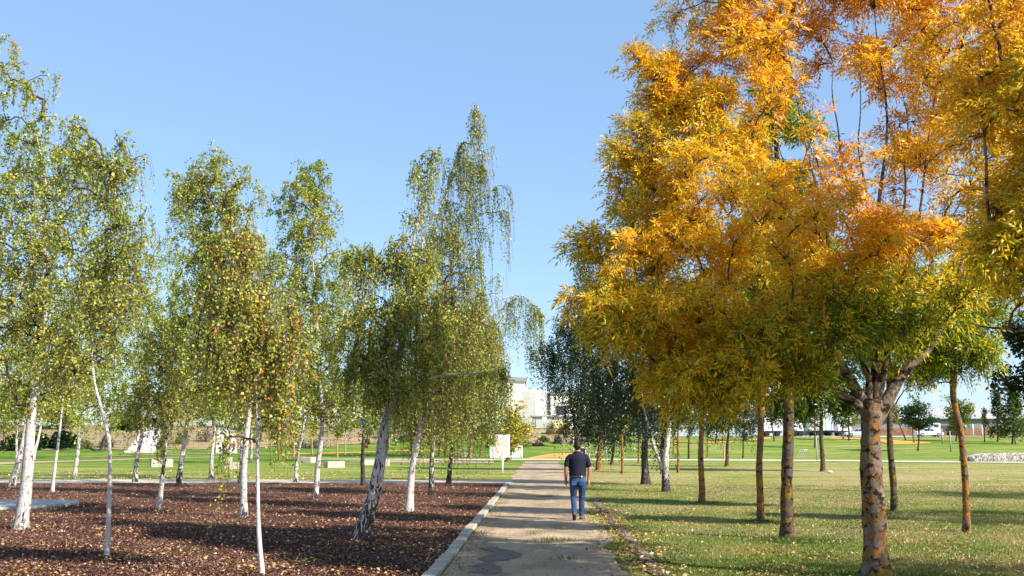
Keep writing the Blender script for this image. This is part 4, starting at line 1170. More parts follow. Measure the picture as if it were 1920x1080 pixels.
for a in [(636, 800, 19, 20, 'round green shrub at the top of the bank below the white van', 'leaf_green', .25), (690, 806, 20, 21, 'egg-shaped green shrub alone on bare soil', 'leaf_green', .2),
          (664, 797, 26, 11, 'brownish low shrub at the bank top left of the egg-shaped one', 'leaf_rust', .5), (688, 828, 11, 11, 'small green shrub at the bank foot', 'leaf_green', .2),
          (685, 837, 9, 6, 'tiny rust-red shrub at the bank foot', 'leaf_rust', .6), (560, 832, 36, 16, 'long grey-green shrub left of the slanting young tree', 'heather', .5),
          (590, 832, 40, 18, 'widest grey shrub at the bank foot behind the stone blocks', 'heather', .4), (805, 829, 14, 13, 'grey shrub left of the mottled birch', 'heather', .5),
          (822, 829, 11, 9, 'small grey shrub behind the mottled birch', 'heather', .6), (831, 832, 9, 7, 'smallest grey shrub right of the mottled birch', 'heather', .6),
          (918, 832, 16, 16, 'green shrub just left of the notice board', 'leaf_green', .1), (978, 826, 38, 26, 'wide leafy green shrub under the yellow-green tree', 'leaf_green', .3),
          (1033, 803, 21, 23, 'ball-shaped dark green shrub below the white building', 'leaf_dark', .95), (1019, 823, 24, 11, 'low green shrub below the ball-shaped one', 'leaf_green', .35),
          (1046, 824, 16, 15, 'round grey shrub right of the low green one', 'heather', .35), (1008, 833, 22, 6, 'flat dark grey shrub on the lawn edge', 'heather', .2),
          (1053, 808, 22, 11, 'rust-coloured shrub right of the ball-shaped one', 'leaf_rust', .5), (1080, 825, 20, 9, 'low grey shrub behind the lamp post', 'heather', .4),
          (305, 828, 26, 22, 'grey-green shrub touching the left ramp', 'heather', .6), (340, 820, 30, 26, 'leafy shrub between the two ramps', 'leaf_green', .3),
          (385, 816, 34, 26, 'grey shrub at the left side of the second ramp', 'heather', .5), (756, 822, 30, 12, 'green shrub above the mint green seat', 'leaf_green', .4),
          (470, 818, 34, 24, 'leafy shrub on the bank right of the second ramp', 'leaf_green', .35), (520, 812, 30, 22, 'grey-green shrub on the bank behind the orange-stemmed sapling', 'heather', .5),
          (720, 812, 30, 20, 'olive shrub on the bank right of the egg-shaped one', 'leaf_green', .45), (850, 815, 34, 18, 'olive shrub on the bank above the tubular bench', 'leaf_green', .4), (780, 808, 34, 18, 'dark shrub on the bank behind the warm white birch', 'leaf_dark', .6),
          (200, 828, 30, 22, 'green shrub at the left foot of the left ramp', 'leaf_green', .3), (155, 832, 36, 18, 'dry olive shrub left of the leaning dark tree', 'leaf_green', .6), (900, 815, 28, 16, 'grey shrub above the notice board', 'heather', .4), (1095, 812, 24, 14, 'green shrub behind the walking man\'s shoulder', 'leaf_green', .3),
          (50, 826, 90, 30, 'very dark hedge foliage put in for the shade on the far left bank', 'leaf_dark', .1), (120, 824, 50, 30, 'dark hedge foliage added for the shade, right of the darkest one, far left', 'leaf_dark', .15)]:  # last two: dark foliage added where the bank lies in shade
    bush(*a)

# ------------------------------------------------------------------ left lawn furniture
def block(x0, x1, ytop, ybase, rot, label, depth=.55, lift=0):
    c = hit((x0 + x1) / 2, ybase); s = ppm(c[1], 0)
    wd = (x1 - x0) / s; h = (ybase - ytop) / s * .82
    wd = max(.5, wd * .86)
    bm = bmesh.new(); box(bm, -wd / 2, wd / 2, -depth / 2, depth / 2, -.05, h)
    bmesh.ops.bevel(bm, geom=bm.edges[:], offset=.02, segments=1, affect='EDGES')
    o = bmo('stone_block', bm, 'granite', None, 0, (c[0], c[1] + depth / 2, lift))
    o.rotation_euler = (0, 0, rot)
    return tag(o, label, 'stone block', 'granite seat blocks on the left lawn')
block(275, 320, 858, 875.5, R(24), 'granite seat block lying before the left ramp, dark shaded end', 1.1)
block(413, 434, 855, 866, R(20), 'upper small granite block behind another, before the second ramp', .7)
block(417, 458, 865, 879, R(0), 'granite block half hidden behind the tall peeling birch', .8)
block(558, 589, 855, 867.5, R(-18), 'rearmost granite block between two slender birches', .9)
block(605, 643, 863, 877, R(25), 'granite block with dark left end, nearest the concrete walk', 1.1)
block(673, 708, 861, 872, R(22), 'long granite block crossed by the straight dark birch', 1.0)
block(714, 730, 860, 874, R(0), 'short granite block peeking out right of the leaning birch', .6)

# slab in the mulch, far left
bm = bmesh.new()
sp = [hit(-60, 961), hit(40, 958), hit(100, 955), hit(148, 950), hit(147, 945), hit(60, 944), hit(-60, 946)]
f_ = bm.faces.new([bm.verts.new((p[0], p[1], .02)) for p in sp])
r_ = bmesh.ops.extrude_face_region(bm, geom=[f_])
bmesh.ops.translate(bm, verts=[v for v in r_['geom'] if isinstance(v, bmesh.types.BMVert)], vec=(0, 0, .09))
tag(bmo('concrete_slab', bm, 'concrete_pale'), 'flat pale concrete slab lying in the bark mulch at the left edge', 'slab')

# concrete ramps on the bank
def ramp(bl, br, tl_, tr_, label, n=6):
    A, B = hit(*bl), hit(*br)
    Y1 = 143.0
    C, D = at(tl_[0], tl_[1], Y1), at(tr_[0], tr_[1], Y1)
    root = empty('concrete_ramp', A, label, 'ramp', 'concrete ramps on the bank')
    for k in range(n):
        t0, t1 = k / n + .006, (k + 1) / n - .006
        q = [A + (C - A) * t0, B + (D - B) * t0, B + (D - B) * t1, A + (C - A) * t1]
        bm = bmesh.new()
        v = []
        for up in (0, 1):
            for p in q:
                z = float(terr(p[0], p[1]))
                v.append(bm.verts.new((p[0] - A[0], p[1] - A[1], z - A[2] + (.16 if up else -.3))))
        for f in ((3, 2, 1, 0), (4, 5, 6, 7), (0, 1, 5, 4), (1, 2, 6, 5), (2, 3, 7, 6), (3, 0, 4, 7)): bm.faces.new([v[i] for i in f])
        bmo('slab', bm, 'ramp_concrete', root)
ramp((232, 849), (288, 849), (271, 798), (306, 798), 'wide pale concrete ramp narrowing up the bank, left one of two')
ramp((404, 850), (445, 850), (408, 799), (442, 799), 'pale concrete ramp with a small red-clad child on it, right one of two')

# notice board
nb_ = hit(942, 887); s_ = ppm(nb_[1])
sign = empty('notice_board', nb_, 'white notice board on a single post, showing a cream sheet with blue and pink lines', 'sign')
tubeo('post', [(0, 0, -.1), (0, 0, 1.0)], .05, 'white_paint', sign, 12)
z0, z1 = 29 / s_, 71 / s_; x0, x1 = -14.5 / s_, 14 / s_
bm = bmesh.new()
pts = [(x0, z0), (x1, z0), (x1, z1), (x1 * .45, z1), (x1 * .3, z1 - .04), (x1 * .15, z1 - .04), (x1 * .05, z1), (x0, z1)]
fr = [bm.verts.new((p[0], -.03, p[1])) for p in pts]; bk = [bm.verts.new((p[0], .03, p[1])) for p in pts]
bm.faces.new(fr); bm.faces.new(bk[::-1])
for i in range(8): bm.faces.new((fr[i], bk[i], bk[(i + 1) % 8], fr[(i + 1) % 8]))
bmo('panel', bm, 'white_paint', sign)
boxo('notice_sheet', (x0 + .07, x1 - .06, -.042, -.034, z0 + .12, z1 - .2), 'sign_cream', sign)
boxo('printed_line', (x0 + .28, x1 - .08, -.05, -.045, z0 + .78, z0 + .83), 'sign_blue', sign)
boxo('printed_line', (x0 + .28, x1 - .08, -.05, -.045, z0 + .66, z0 + .71), 'sign_pink', sign)
for k in range(5): boxo('printed_line', (x0 + .1, x0 + .26, -.05, -.045, z0 + .3 + .16 * k, z0 + .33 + .16 * k), 'sign_pink', sign)

# white ribbed low wall behind it
wb = hit(949, 858.3); s_ = ppm(wb[1])
root = empty('ribbed_wall', wb, 'low white ribbed box wall behind the notice board', 'wall')
wd, hh = 60 / s_, 21 / s_
boxo('panel', (-wd / 2, wd / 2, 0, .3, 0, hh), 'white_paint', root)
for k in range(14):
    x = -wd / 2 + .1 + k * (wd - .2) / 13
    boxo('rib', (x - .04, x + .04, -.04, -.002, .08, hh - .1), 'white_paint', root)
boxo('frame_rail', (-wd / 2 - .03, wd / 2 + .03, -.06, .33, hh, hh + .08), 'white_paint', root)
for sx in (-1, 1): boxo('frame_post', (sx * wd / 2 - .05, sx * wd / 2 + .05, -.06, .33, 0, hh - .003), 'white_paint', root)

# open white box by the man's head
wb = hit(1092, 860); s_ = ppm(wb[1])
root = empty('shelter_box', wb, 'open white-framed box with a brown side right of the walking man\'s head', 'shelter')
wd, hh = 13 / s_, 19 / s_
boxo('back_panel', (-wd / 2, wd / 2, .8, .86, 0, hh), 'wood_brown', root)
for sx in (-1, 1): boxo('side_panel', (sx * wd / 2 - .05, sx * wd / 2 + .05, -.1, .86, 0, hh - .002), 'white_paint', root)
boxo('roof_panel', (-wd / 2 - .1, wd / 2 + .1, -.15, .9, hh, hh + .1), 'white_paint', root)

# tubular bench with stone seat
def tub_bench(px, py, w_, h_, label, rz=0):
    b_ = hit(px, py); s = ppm(b_[1])
    wd, hh = w_ / s, h_ / s
    root = empty('tubular_bench', b_, label, 'bench', None, rz)
    tubeo('frame', [(-wd / 2, 0, 0), (-wd / 2, 0, hh * .85), (-wd / 2 + .12, 0, hh), (0, 0, hh), (wd / 2 - .12, 0, hh), (wd / 2, 0, hh * .85), (wd / 2, 0, 0)], .05, 'white_paint', root, 8, 30)
    tubeo('rail', [(-wd / 2, 0, hh * .72), (wd / 2, 0, hh * .72)], .035, 'white_paint', root)
    tubeo('rail', [(-wd / 2, 0, hh * .5), (wd / 2, 0, hh * .5)], .035, 'white_paint', root)
    boxo('seat', (-wd / 2 + .08, wd / 2 - .25, -.5, -.06, 0, hh * .42), 'granite', root, .02)
tub_bench(876, 856.5, 25, 13, 'white tubular backrest bench with stone seat on the gravel walk')
# tube rack at right
rk = hit(1502, 862); s_ = ppm(rk[1])
root = empty('leaning_rack', rk, 'leaning silver tube rack on the far right lawn', 'rack')
for k in range(4):
    tubeo('tube', [(-.5 + k * .22, 0, 0), (-.2 + k * .22, .05, .55), (.02 + k * .2, .1, .92), (.12 + k * .2, .15, .95)], .028, 'metal_grey', root, 6, 10)
tubeo('top_bar', [(.02, .1, .93), (.72, .1, .93)], .03, 'metal_grey', root, 6)
# mint green play seat and green pole
mp = hit(741, 835); s_ = ppm(mp[1])
root = empty('play_seat', mp, 'mint green plastic play seat with round back at the bank foot', 'play seat')
bm = bmesh.new(); bmesh.ops.create_uvsphere(bm, u_segments=16, v_segments=8, radius=1); bmesh.ops.scale(bm, vec=(.38, .25, .16), verts=bm.verts[:]); bmesh.ops.translate(bm, vec=(0, 0, .25), verts=bm.verts[:])
bmo('seat', bm, 'mint_plastic', root, 0, None, True)
bm = bmesh.new(); bmesh.ops.create_uvsphere(bm, u_segments=16, v_segments=8, radius=1); bmesh.ops.scale(bm, vec=(.30, .08, .22), verts=bm.verts[:]); bmesh.ops.translate(bm, vec=(.03, .18, .62), verts=bm.verts[:])
bmo('backrest', bm, 'mint_plastic', root, 0, None, True)
tubeo('spring', [(0, 0, 0), (0, 0, .2)], .06, 'metal_grey', root)
gpole = hit(724, 853); s_ = ppm(gpole[1])
o = tubeo('green_pole', [(0, 0, 0), (.1, 0, 1.4), (.25, 0, 38 / s_)], .045, 'green_metal'); o.location = gpole.tolist()
tag(o, 'slim dark green pole right beside the leaning birch', 'pole')

# posts and lamps
def lamp(px, ytop, ybase, w_, label, head=True, Y=None, mat='white_paint'):
    b_ = hit(px, ybase) if Y is None else at(px, ybase, Y)
    if Y is not None: b_[2] = float(terr(b_[0], b_[1]))
    s = ppm(b_[1]); h = at(px, ytop, b_[1])[2] - b_[2]
    root = empty('lamp_post', b_, label, 'lamp post')
    tubeo('pole', [(0, 0, 0), (0, 0, h * .5), (0, 0, h)], [w_ / 2 / s, w_ / 2 / s * .8, w_ / 2 / s * .7], mat, root, 10)
    if head:
        bm = bmesh.new(); bmesh.ops.create_cone(bm, cap_ends=True, segments=14, radius1=.12, radius2=.30, depth=.3)
        bmesh.ops.translate(bm, verts=bm.verts[:], vec=(0, 0, h + .15)); bmo('lamp_head', bm, 'metal_grey', root)
        bm = bmesh.new(); bmesh.ops.create_cone(bm, cap_ends=True, segments=14, radius1=.33, radius2=.05, depth=.12)
        bmesh.ops.translate(bm, verts=bm.verts[:], vec=(0, 0, h + .36)); bmo('lamp_cap', bm, mat, root)
lamp(1075.5, 776, 857, 2.4, 'tall white lamp post above the walking man\'s head')
lamp(1137, 824, 858, 3.2, 'short white post right of the orange-lichened weeping tree', True)
lamp(658, 776, 812, 2.2, 'white post on the bank behind the birch grove', False, 142)
lamp(1004, 727, 790, 1.6, 'thin dark mast before the white building', False, 190, 'metal_grey')
for px, yt, yb, lb in [(1767, 804, 833, 'stake right of the dark bushy tree'), (1783, 809, 847, 'stake between the dark bushy tree and the crooked trunk'), (1904, 812, 833, 'stake beside the bright green conical tree'),
                       (1532, 818, 863, 'grey stake beside the leaning tube rack'), (1581, 800, 824, 'grey stake behind the round-crowned tree')]:
    stake_obj(px, yt, yb, lb)
wsn = hit(1556, 887)
bm = bmesh.new(); bmesh.ops.create_icosphere(bm, subdivisions=2, radius=.14); bmesh.ops.scale(bm, vec=(1.3, .8, .6), verts=bm.verts[:])
for v in bm.verts: v.co *= 1 + .12 * rnd.uniform(-1, 1)
tag(bmo('white_stone', bm, 'pale_gravel', None, 0, (wsn[0], wsn[1], .06)), 'small white stone beside the pale straight trunk', 'stone')

# pebble wall, right
pw = hit(1830, 866)
root = empty('pebble_wall', pw, 'low curved pebbled retaining wall at the right edge of the lawn', 'wall')
wb0 = hit(1828, 866.5); wb1 = wb0 + np.array((11.0, .3, 0))
nn = 26
xs_ = np.linspace(0, 1, nn)
bm = bmesh.new(); rowsv = []
for k, t_ in enumerate(xs_):
    p = wb0 + (wb1 - wb0) * t_ - pw
    h = .70 * math.sin(min(1, t_ * 6 + .45) * 1.57) + .08 * math.sin(t_ * 3)
    yb_ = p[1]
    rowsv.append([bm.verts.new((p[0], yb_ + a, b_)) for a, b_ in ((0, -.1), (.05, h * .6), (.25, h), (1.5, h), (1.6, -.1))])
for k in range(nn - 1):
    for j in range(4): bm.faces.new((rowsv[k][j], rowsv[k + 1][j], rowsv[k + 1][j + 1], rowsv[k][j + 1]))
bm.faces.new(rowsv[0]); bmo('coping', bm, 'pale_gravel', root)
cnt = 2600
t_ = rng.random(cnt); hh_ = rng.random(cnt)
pp = (wb0 - pw)[None] + (wb1 - wb0)[None] * t_[:, None]
h = .70 * np.sin(np.minimum(1, t_ * 6 + .45) * 1.57) + .08 * np.sin(t_ * 3)
pos = np.stack([pp[:, 0], pp[:, 1] + .02 + .2 * hh_ ** 3, h * hh_], -1)
V, Q, T = leaf_arrays(pos, rdir(cnt, .4), np.tile([0, -1., .3], (cnt, 1)) + rng.normal(size=(cnt, 3)) * .3, np.full(cnt, .13), np.full(cnt, .12), rng.random(cnt))
o = link('pebble_facing', mesh_np('pebble_facing', V, Q, 'pale_gravel'), root); o['kind'] = 'stuff'
boxo('end_shade_block', (-.9, -.05, -.1, 1.4, -.1, .55), 'shed_wall', root, .12)  # dark box added as the shade on the wall's left end

# ------------------------------------------------------------------ vehicles
def wheel(parent, x, y, r_, wd=.2):
    bm = bmesh.new(); bmesh.ops.create_cone(bm, cap_ends=True, segments=20, radius1=r_, radius2=r_, depth=wd)
    bmesh.ops.rotate(bm, verts=bm.verts[:], cent=(0, 0, 0), matrix=__import__('mathutils').Matrix.Rotation(R(90), 3, 'X'))
    bmesh.ops.translate(bm, verts=bm.verts[:], vec=(x, y, r_))
    o = bmo('wheel', bm, 'black_rubber', parent, .03)
    bm = bmesh.new(); bmesh.ops.create_cone(bm, cap_ends=True, segments=16, radius1=r_ * .6, radius2=r_ * .5, depth=.04)
    bmesh.ops.rotate(bm, verts=bm.verts[:], cent=(0, 0, 0), matrix=__import__('mathutils').Matrix.Rotation(R(90), 3, 'X'))
    bmesh.ops.translate(bm, verts=bm.verts[:], vec=(x, y + (-1 if y < 0 else 1) * (wd / 2 + .015), r_))
    bmo('rim', bm, 'rim_metal', o)

def extr(name, prof, y0, y1, mat, parent, bevel=.05, inset=0):
    bm = bmesh.new()
    a = [bm.verts.new((x, y0, z)) for x, z in prof]; b_ = [bm.verts.new((x, y1, z)) for x, z in prof]
    bm.faces.new(a); bm.faces.new(b_[::-1])
    n = len(prof)
    for i in range(n): bm.faces.new((a[i], b_[i], b_[(i + 1) % n], a[(i + 1) % n]))
    return bmo(name, bm, mat, parent, bevel, None, False)

def car(px, Y, mat, label, L=4.4, flip=1, van=False, rz=0, group='cars parked beyond the lawns'):
    p = at(px, 820, Y); p[2] = float(terr(p[0], Y)) + .06
    root = empty('parked_car', p, label, 'van' if van else 'car', group, rz)
    H = 1.95 if van else 1.42
    s = L / 4.4
    if van:
        body = [(-2.2, .3), (2.2, .3), (2.25, .8), (2.1, 1.0), (1.55, 1.15), (1.0, 1.9), (-2.1, 1.95), (-2.2, 1.7)]
        cab = [(1.42, 1.16), (.98, 1.75), (.2, 1.8), (.2, 1.16)]
    else:
        body = [(-2.15, .28), (2.15, .28), (2.22, .55), (2.05, .72), (1.2, .88), (-1.5, .92), (-2.1, .86), (-2.2, .6)]
        cab = [(1.15, .88), (.45, 1.36), (-.85, 1.42), (-1.65, .92)]
    fx = lambda pr: [(x * s * flip, z) for x, z in pr]
    extr('body', fx(body), -.85, .85, mat, root, .06)
    if van:
        extr('side_window', fx(cab), -.87, .87, 'window_glass', root, 0)
    else:
        extr('cabin', fx(cab), -.72, .72, mat, root, .06)
        for a, b_ in ((.05, .92), (-.95, -.02)):
            pr = [(a, .93), (b_ if b_ > .5 else b_, .93), (min(b_, .42), 1.30), (max(a, -.75) if a < 0 else a, 1.33)]
            extr('side_window', fx(pr), -.735, .735, 'window_glass', root, 0)
        extr('windscreen', fx([(1.17, .90), (1.10, .95), (.50, 1.34), (.53, 1.36)]), -.64, .64, 'window_glass', root, 0)
    for xx in (-1.35, 1.35):
        for yy_ in (-.78, .78): wheel(root, xx * s, yy_, .32)
    for yy_ in (-.6, .6):
        boxo('headlight', (min(2.16 * s * flip, 2.26 * s * flip), max(2.16 * s * flip, 2.26 * s * flip), yy_ - .16, yy_ + .16, .52, .66), 'white_paint', root)
        boxo('tail_light', (min(-2.14 * s * flip, -2.24 * s * flip), max(-2.14 * s * flip, -2.24 * s * flip), yy_ - .14, yy_ + .14, .58, .74), 'lamp_red', root)
    return root
car(1741, 172, 'car_white', 'white hatchback parked beyond the right lawn behind the dark bushy tree', 4.6)
car(1608, 172, 'car_silver', 'silver-blue car parked beside the white trailers, left of the big golden trunk', 4.4, -1)
car(288, 153, 'car_silver', 'silver car at the head of the left ramp', 4.3, 1, rz=.5)
car(395, 153, 'car_silver', 'pale grey car above the bank between the ramps', 4.3, 1)
car(560, 153, 'car_white', 'white car above the bank behind the thinnest birch', 4.3, -1)
car(619, 152, 'car_white', 'white van above the bank over the round shrub', 4.8, 1, True)
car(688, 152, 'car_blue', 'blue car above the bank behind the straight dark birch', 4.3, 1)
car(795, 154, 'car_red', 'red car above the bank behind the warm white birch', 4.2, 1)

def trailer(px0, px1, Y, ztop, label, mat='trailer_white', ramp_dark=False):
    a, b_ = at(px0, 815, Y), at(px1, 815, Y)
    g = float(terr(a[0], Y)) + .06
    root = empty('box_trailer', (a[0], Y, g), label, 'trailer', 'white trailers parked beyond the right lawn')
    L = b_[0] - a[0]; H = ztop
    boxo('cargo_box', (0, L, 0, 2.4, .95, H), mat, root, .04)
    for k in range(int(L / 1.0) + 1):
        x = min(L - .05, .05 + k)
        boxo('rib', (x - .03, x + .03, -.035, -.003, 1.0, H - .06), 'metal_grey', root)
    boxo('chassis', (.1, L - .1, .3, 2.1, .6, .945), 'truck_dark', root)
    for x in (L * .2, L * .75):
        wheel(root, x, .2, .42, .25); wheel(root, x, 2.1, .42, .25)
    for x in (.12, L - .28): boxo('tail_light', (x, x + .16, -.03, -.004, .78, .9), 'lamp_red', root)
trailer(1432, 1468, 176, 3.4, 'white box trailer left of the dark lichened trunk')
trailer(1486, 1508, 176, 3.3, 'narrow white trailer with red lights right of the dark lichened trunk')
trailer(1518, 1569, 180, 3.2, 'long silver-grey trailer behind the pale straight trunk', 'car_silver')
trailer(1571, 1598, 176, 3.2, 'white slatted box trailer next to the silver-blue car')
# dark truck with white cab
tp = at(1748, 815, 182); g = float(terr(tp[0], 182)) + .06
root = empty('flatbed_truck', (tp[0], 182, g), 'dark flatbed truck with a white cab behind the white hatchback', 'truck')
extr('cab', [(0, .7), (1.6, .7), (1.6, 2.3), (.35, 2.35), (0, 1.5)], 0, 2.1, 'car_white', root, .08)
extr('side_window', [(.22, 1.5), (1.3, 1.5), (1.3, 2.1), (.48, 2.1)], -.01, 2.11, 'window_glass', root, 0)
boxo('cargo_bed', (1.75, 5.0, 0, 2.2, .8, 1.9), 'truck_dark', root, .04)
boxo('bumper', (4.9, 5.2, .1, 2.0, .55, .78), 'white_paint', root)
for x in (.8, 4.0):
    for y in (.1, 2.0): wheel(root, x, y, .42, .25)

# ------------------------------------------------------------------ distant structures
def bld(name, px0, px1, ytop, Y, mat, label, depth=12, roof=None, cat='building', wins=(), zb=-1, rz=0, slope=0):
    a, b_ = at(px0, ytop, Y), at(px1, ytop, Y)
    g = float(terr(a[0], Y))
    root = empty(name, (a[0], Y, g), label, cat, None, rz)
    Wd = b_[0] - a[0]; H = a[2] - g
    bm = bmesh.new(); box(bm, 0, Wd, 0, depth, zb, H)
    if slope:
        for v in bm.verts:
            if v.co.x > Wd * .5 and v.co.z > 0: v.co.z -= slope
    bmo('wall', bm, mat, root)
    if roof:
        bm = bmesh.new(); box(bm, -.4, Wd + .4, -.4, depth + .4, H + .003, H + roof[1])
        if slope:
            for v in bm.verts:
                if v.co.x > Wd * .5: v.co.z -= slope
        bmo('roof', bm, roof[0], root)
    s = ppm(Y)
    for (wx0, wx1, wy0, wy1) in wins:
        X0, X1 = (wx0 - px0) / s, (wx1 - px0) / s
        Z1, Z0 = H - (wy0 - ytop) / s, H - (wy1 - ytop) / s
        w_ = boxo('window', (X0, X1, -.12, -.02, Z0, Z1), 'metal_grey', root)
        nx = max(1, int((X1 - X0) / 1.3)); nz = max(1, int((Z1 - Z0) / 1.5))
        for i in range(nx):
            for j in range(nz):
                dx, dz = (X1 - X0) / nx, (Z1 - Z0) / nz
                boxo('pane', (X0 + i * dx + .08, X0 + (i + 1) * dx - .08, -.16, -.125, Z0 + j * dz + .08, Z0 + (j + 1) * dz - .08), 'window_glass', w_)
    return root
bld('white_tower', 930, 984, 713, 225, 'white_wall', 'tall white windowless tower block with a grey roof rim', 14, ('roof_grey', .9), slope=.35)
bld('factory_hall', 986, 1032, 731, 205, 'white_wall', 'white factory hall with one dark window strip', 14, None, wins=[(1026, 1033, 737, 786)])
bld('hall_shade_face', 979, 1004, 733, 202, 'grey_wall', 'added grey box standing for the shaded left face of the white factory hall', 3)  # grey box added to colour in the hall's shaded left face
bld('long_white_building', 1033, 1110, 742, 212, 'white_wall', 'white building half hidden behind the dark weeping crown', 12, None, wins=[(1042, 1062, 760, 786)])
bld('cream_wall_house', 1000, 1066, 781, 190, 'grey_wall', 'low cream grey wall house with a yellow band at the foot of the factory', 8, ('concrete_pale', .3), wins=[(1046, 1058, 794, 799)])
r_ = bld('yellow_kiosk', 1036, 1066, 789.5, 186, 'yellow_band', 'low yellow kiosk before the cream house', 3)
bld('roadside_hall', 560, 850, 758, 210, 'white_wall', 'long white roadside hall with an orange red eave seen through the birches', 14, ('orange_red', .9))
bld('roadside_house', 250, 420, 740, 230, 'grey_wall', 'grey roadside house glimpsed between birch crowns at left', 14, ('roof_grey', .6))
# round white sign
rs = at(1021, 785, 178)
root = empty('round_sign', (rs[0], 178, float(terr(rs[0], 178))), 'round white sign before the factory', 'sign')
zc = rs[2] - float(terr(rs[0], 178))
tubeo('post', [(0, .05, 0), (0, .05, zc)], .06, 'metal_grey', root)
bm = bmesh.new(); bmesh.ops.create_cone(bm, cap_ends=True, segments=28, radius1=.42, radius2=.42, depth=.06)
bmesh.ops.rotate(bm, verts=bm.verts[:], cent=(0, 0, 0), matrix=__import__('mathutils').Matrix.Rotation(R(90), 3, 'X')); bmesh.ops.translate(bm, verts=bm.verts[:], vec=(0, -.05, zc))
bmo('disc', bm, 'white_paint', root)
boxo('printed_mark', (-.12, .12, -.1, -.085, zc - .1, zc + .12), 'sign_blue', root)

# right: shed with grey roof, brick-coloured yard wall, fence
sa, sb = at(1560, 800, 260), at(2150, 800, 260)
g = float(terr(sa[0], 260))
root = empty('long_shed', (sa[0], 260, g), 'long distant shed with a pale grey pitched roof at the right', 'shed')
Wd = sb[0] - sa[0]
He, Hr = at(960, 785, 260)[2] - g, at(960, 764, 275)[2] - g
boxo('wall', (0, Wd, 0, 30, -1, He), 'shed_wall', root)
bm = bmesh.new()
v = [bm.verts.new(p) for p in ((-1, -1, He + .01), (Wd + 1, -1, He + .01), (Wd + 1, 15, Hr), (-1, 15, Hr), (-1, 31, He + .01), (Wd + 1, 31, He + .01))]
bm.faces.new((v[0], v[1], v[2], v[3])); bm.faces.new((v[3], v[2], v[5], v[4])); bm.faces.new((v[0], v[3], v[4])); bm.faces.new((v[1], v[5], v[2]))
bmo('roof', bm, 'shed_roof', root)
wa, wb_ = at(1640, 815, 195), at(2150, 815, 195)
g = float(terr(wa[0], 195))
o = boxo('yard_wall', (0, wb_[0] - wa[0], 0, .3, -.5, at(960, 803, 195)[2] - g), 'brick_earth'); o.location = (wa[0], 195, g)
tag(o, 'long reddish brick yard wall behind the parked cars at the right', 'wall')
root = empty('wire_fence', (wa[0], 190, float(terr(wa[0], 190))), 'wire fence with pale posts before the reddish wall', 'fence')
L = wb_[0] - wa[0]
xq = 0.0; pm = None
while xq < L:
    h = 2.3
    if pm is None:
        o = tubeo('post', [(0, 0, 0), (0, 0, 2.1), (-.15, 0, 2.35)], .05, 'stake_grey', root, 6); pm = o.data
    else: o = link('post', pm, root)
    o.location = (xq, 0, 0); xq += 2.6
for z in (.5, 1.1, 1.7, 2.1):
    tubeo('wire', [(0, 0, z), (L, 0, z)], .015, 'metal_grey', root, 4)
sgn = at(1808, 801, 186); g = float(terr(sgn[0], 186))
root = empty('small_sign', (sgn[0], 186, g), 'small blue and white sign beside the crooked lichened trunk', 'sign')
tubeo('post', [(0, 0, 0), (0, 0, sgn[2] - g)], .04, 'metal_grey', root)
boxo('panel', (-.35, .35, -.06, -.02, sgn[2] - g - .4, sgn[2] - g + .4), 'white_paint', root)
boxo('blue_field', (-.3, .1, -.075, -.065, sgn[2] - g - .3, sgn[2] - g + .35), 'car_blue', root)
for i_k, (px, yt, Y, lb) in enumerate([(1826, 795, 187, 'pale lamp mast behind the crooked trunk'), (1843, 797, 187, 'white mast before the shed'), (1915, 800, 187, 'pale mast at the right edge')]):
    lamp(px, yt, 825, 2.4, lb, False, Y)

# ------------------------------------------------------------------ people
def ell_loft(rings, k=20):
    """rings: (cx, cy, cz, rx, ry)"""
    V = []
    a = np.arange(k) * 2 * np.pi / k
    for cx, cy, cz, rx, ry in rings:
        V.append(np.stack([cx + rx * np.cos(a), cy + ry * np.sin(a), np.full(k, cz)], -1))
    V = np.concatenate(V + [np.array([[rings[0][0], rings[0][1], rings[0][2]], [rings[-1][0], rings[-1][1], rings[-1][2]]])])
    n = len(rings); F_ = []
    for i in range(n - 1):
        for j in range(k): F_.append((i * k + j, i * k + (j + 1) % k, (i + 1) * k + (j + 1) % k, (i + 1) * k + j))
    F3 = [(n * k, (j + 1) % k, j) for j in range(k)] + [(n * k + 1, (n - 1) * k + j, (n - 1) * k + (j + 1) % k) for j in range(k)]
    return V, F_ + F3

def rtube(pts, radii, k=14, n=None):
    P = np.asarray(pts, float)
    if n:
        rr = np.interp(np.linspace(0, 1, n), np.linspace(0, 1, len(radii)), radii); P = catmull(P, n)
    else: rr = np.array(radii)
    # rounded ends
    t0 = norm(P[1] - P[0]); t1 = norm(P[-1] - P[-2])
    P = np.vstack([P[0] - t0 * rr[0] * .8, P[0] - t0 * rr[0] * .5, P, P[-1] + t1 * rr[-1] * .5, P[-1] + t1 * rr[-1] * .8])
    rr = np.concatenate([[rr[0] * .3, rr[0] * .8], rr, [rr[-1] * .8, rr[-1] * .3]])
    V, Q = tubes(P[None], rr[None], k)
    m = len(P)
    V = np.vstack([V, P[0], P[-1]])
    F3 = [(m * k, (j + 1) % k, j) for j in range(k)] + [(m * k + 1, (m - 1) * k + j, (m - 1) * k + (j + 1) % k) for j in range(k)]
    return V, [tuple(int(x) for x in q) for q in Q] + F3

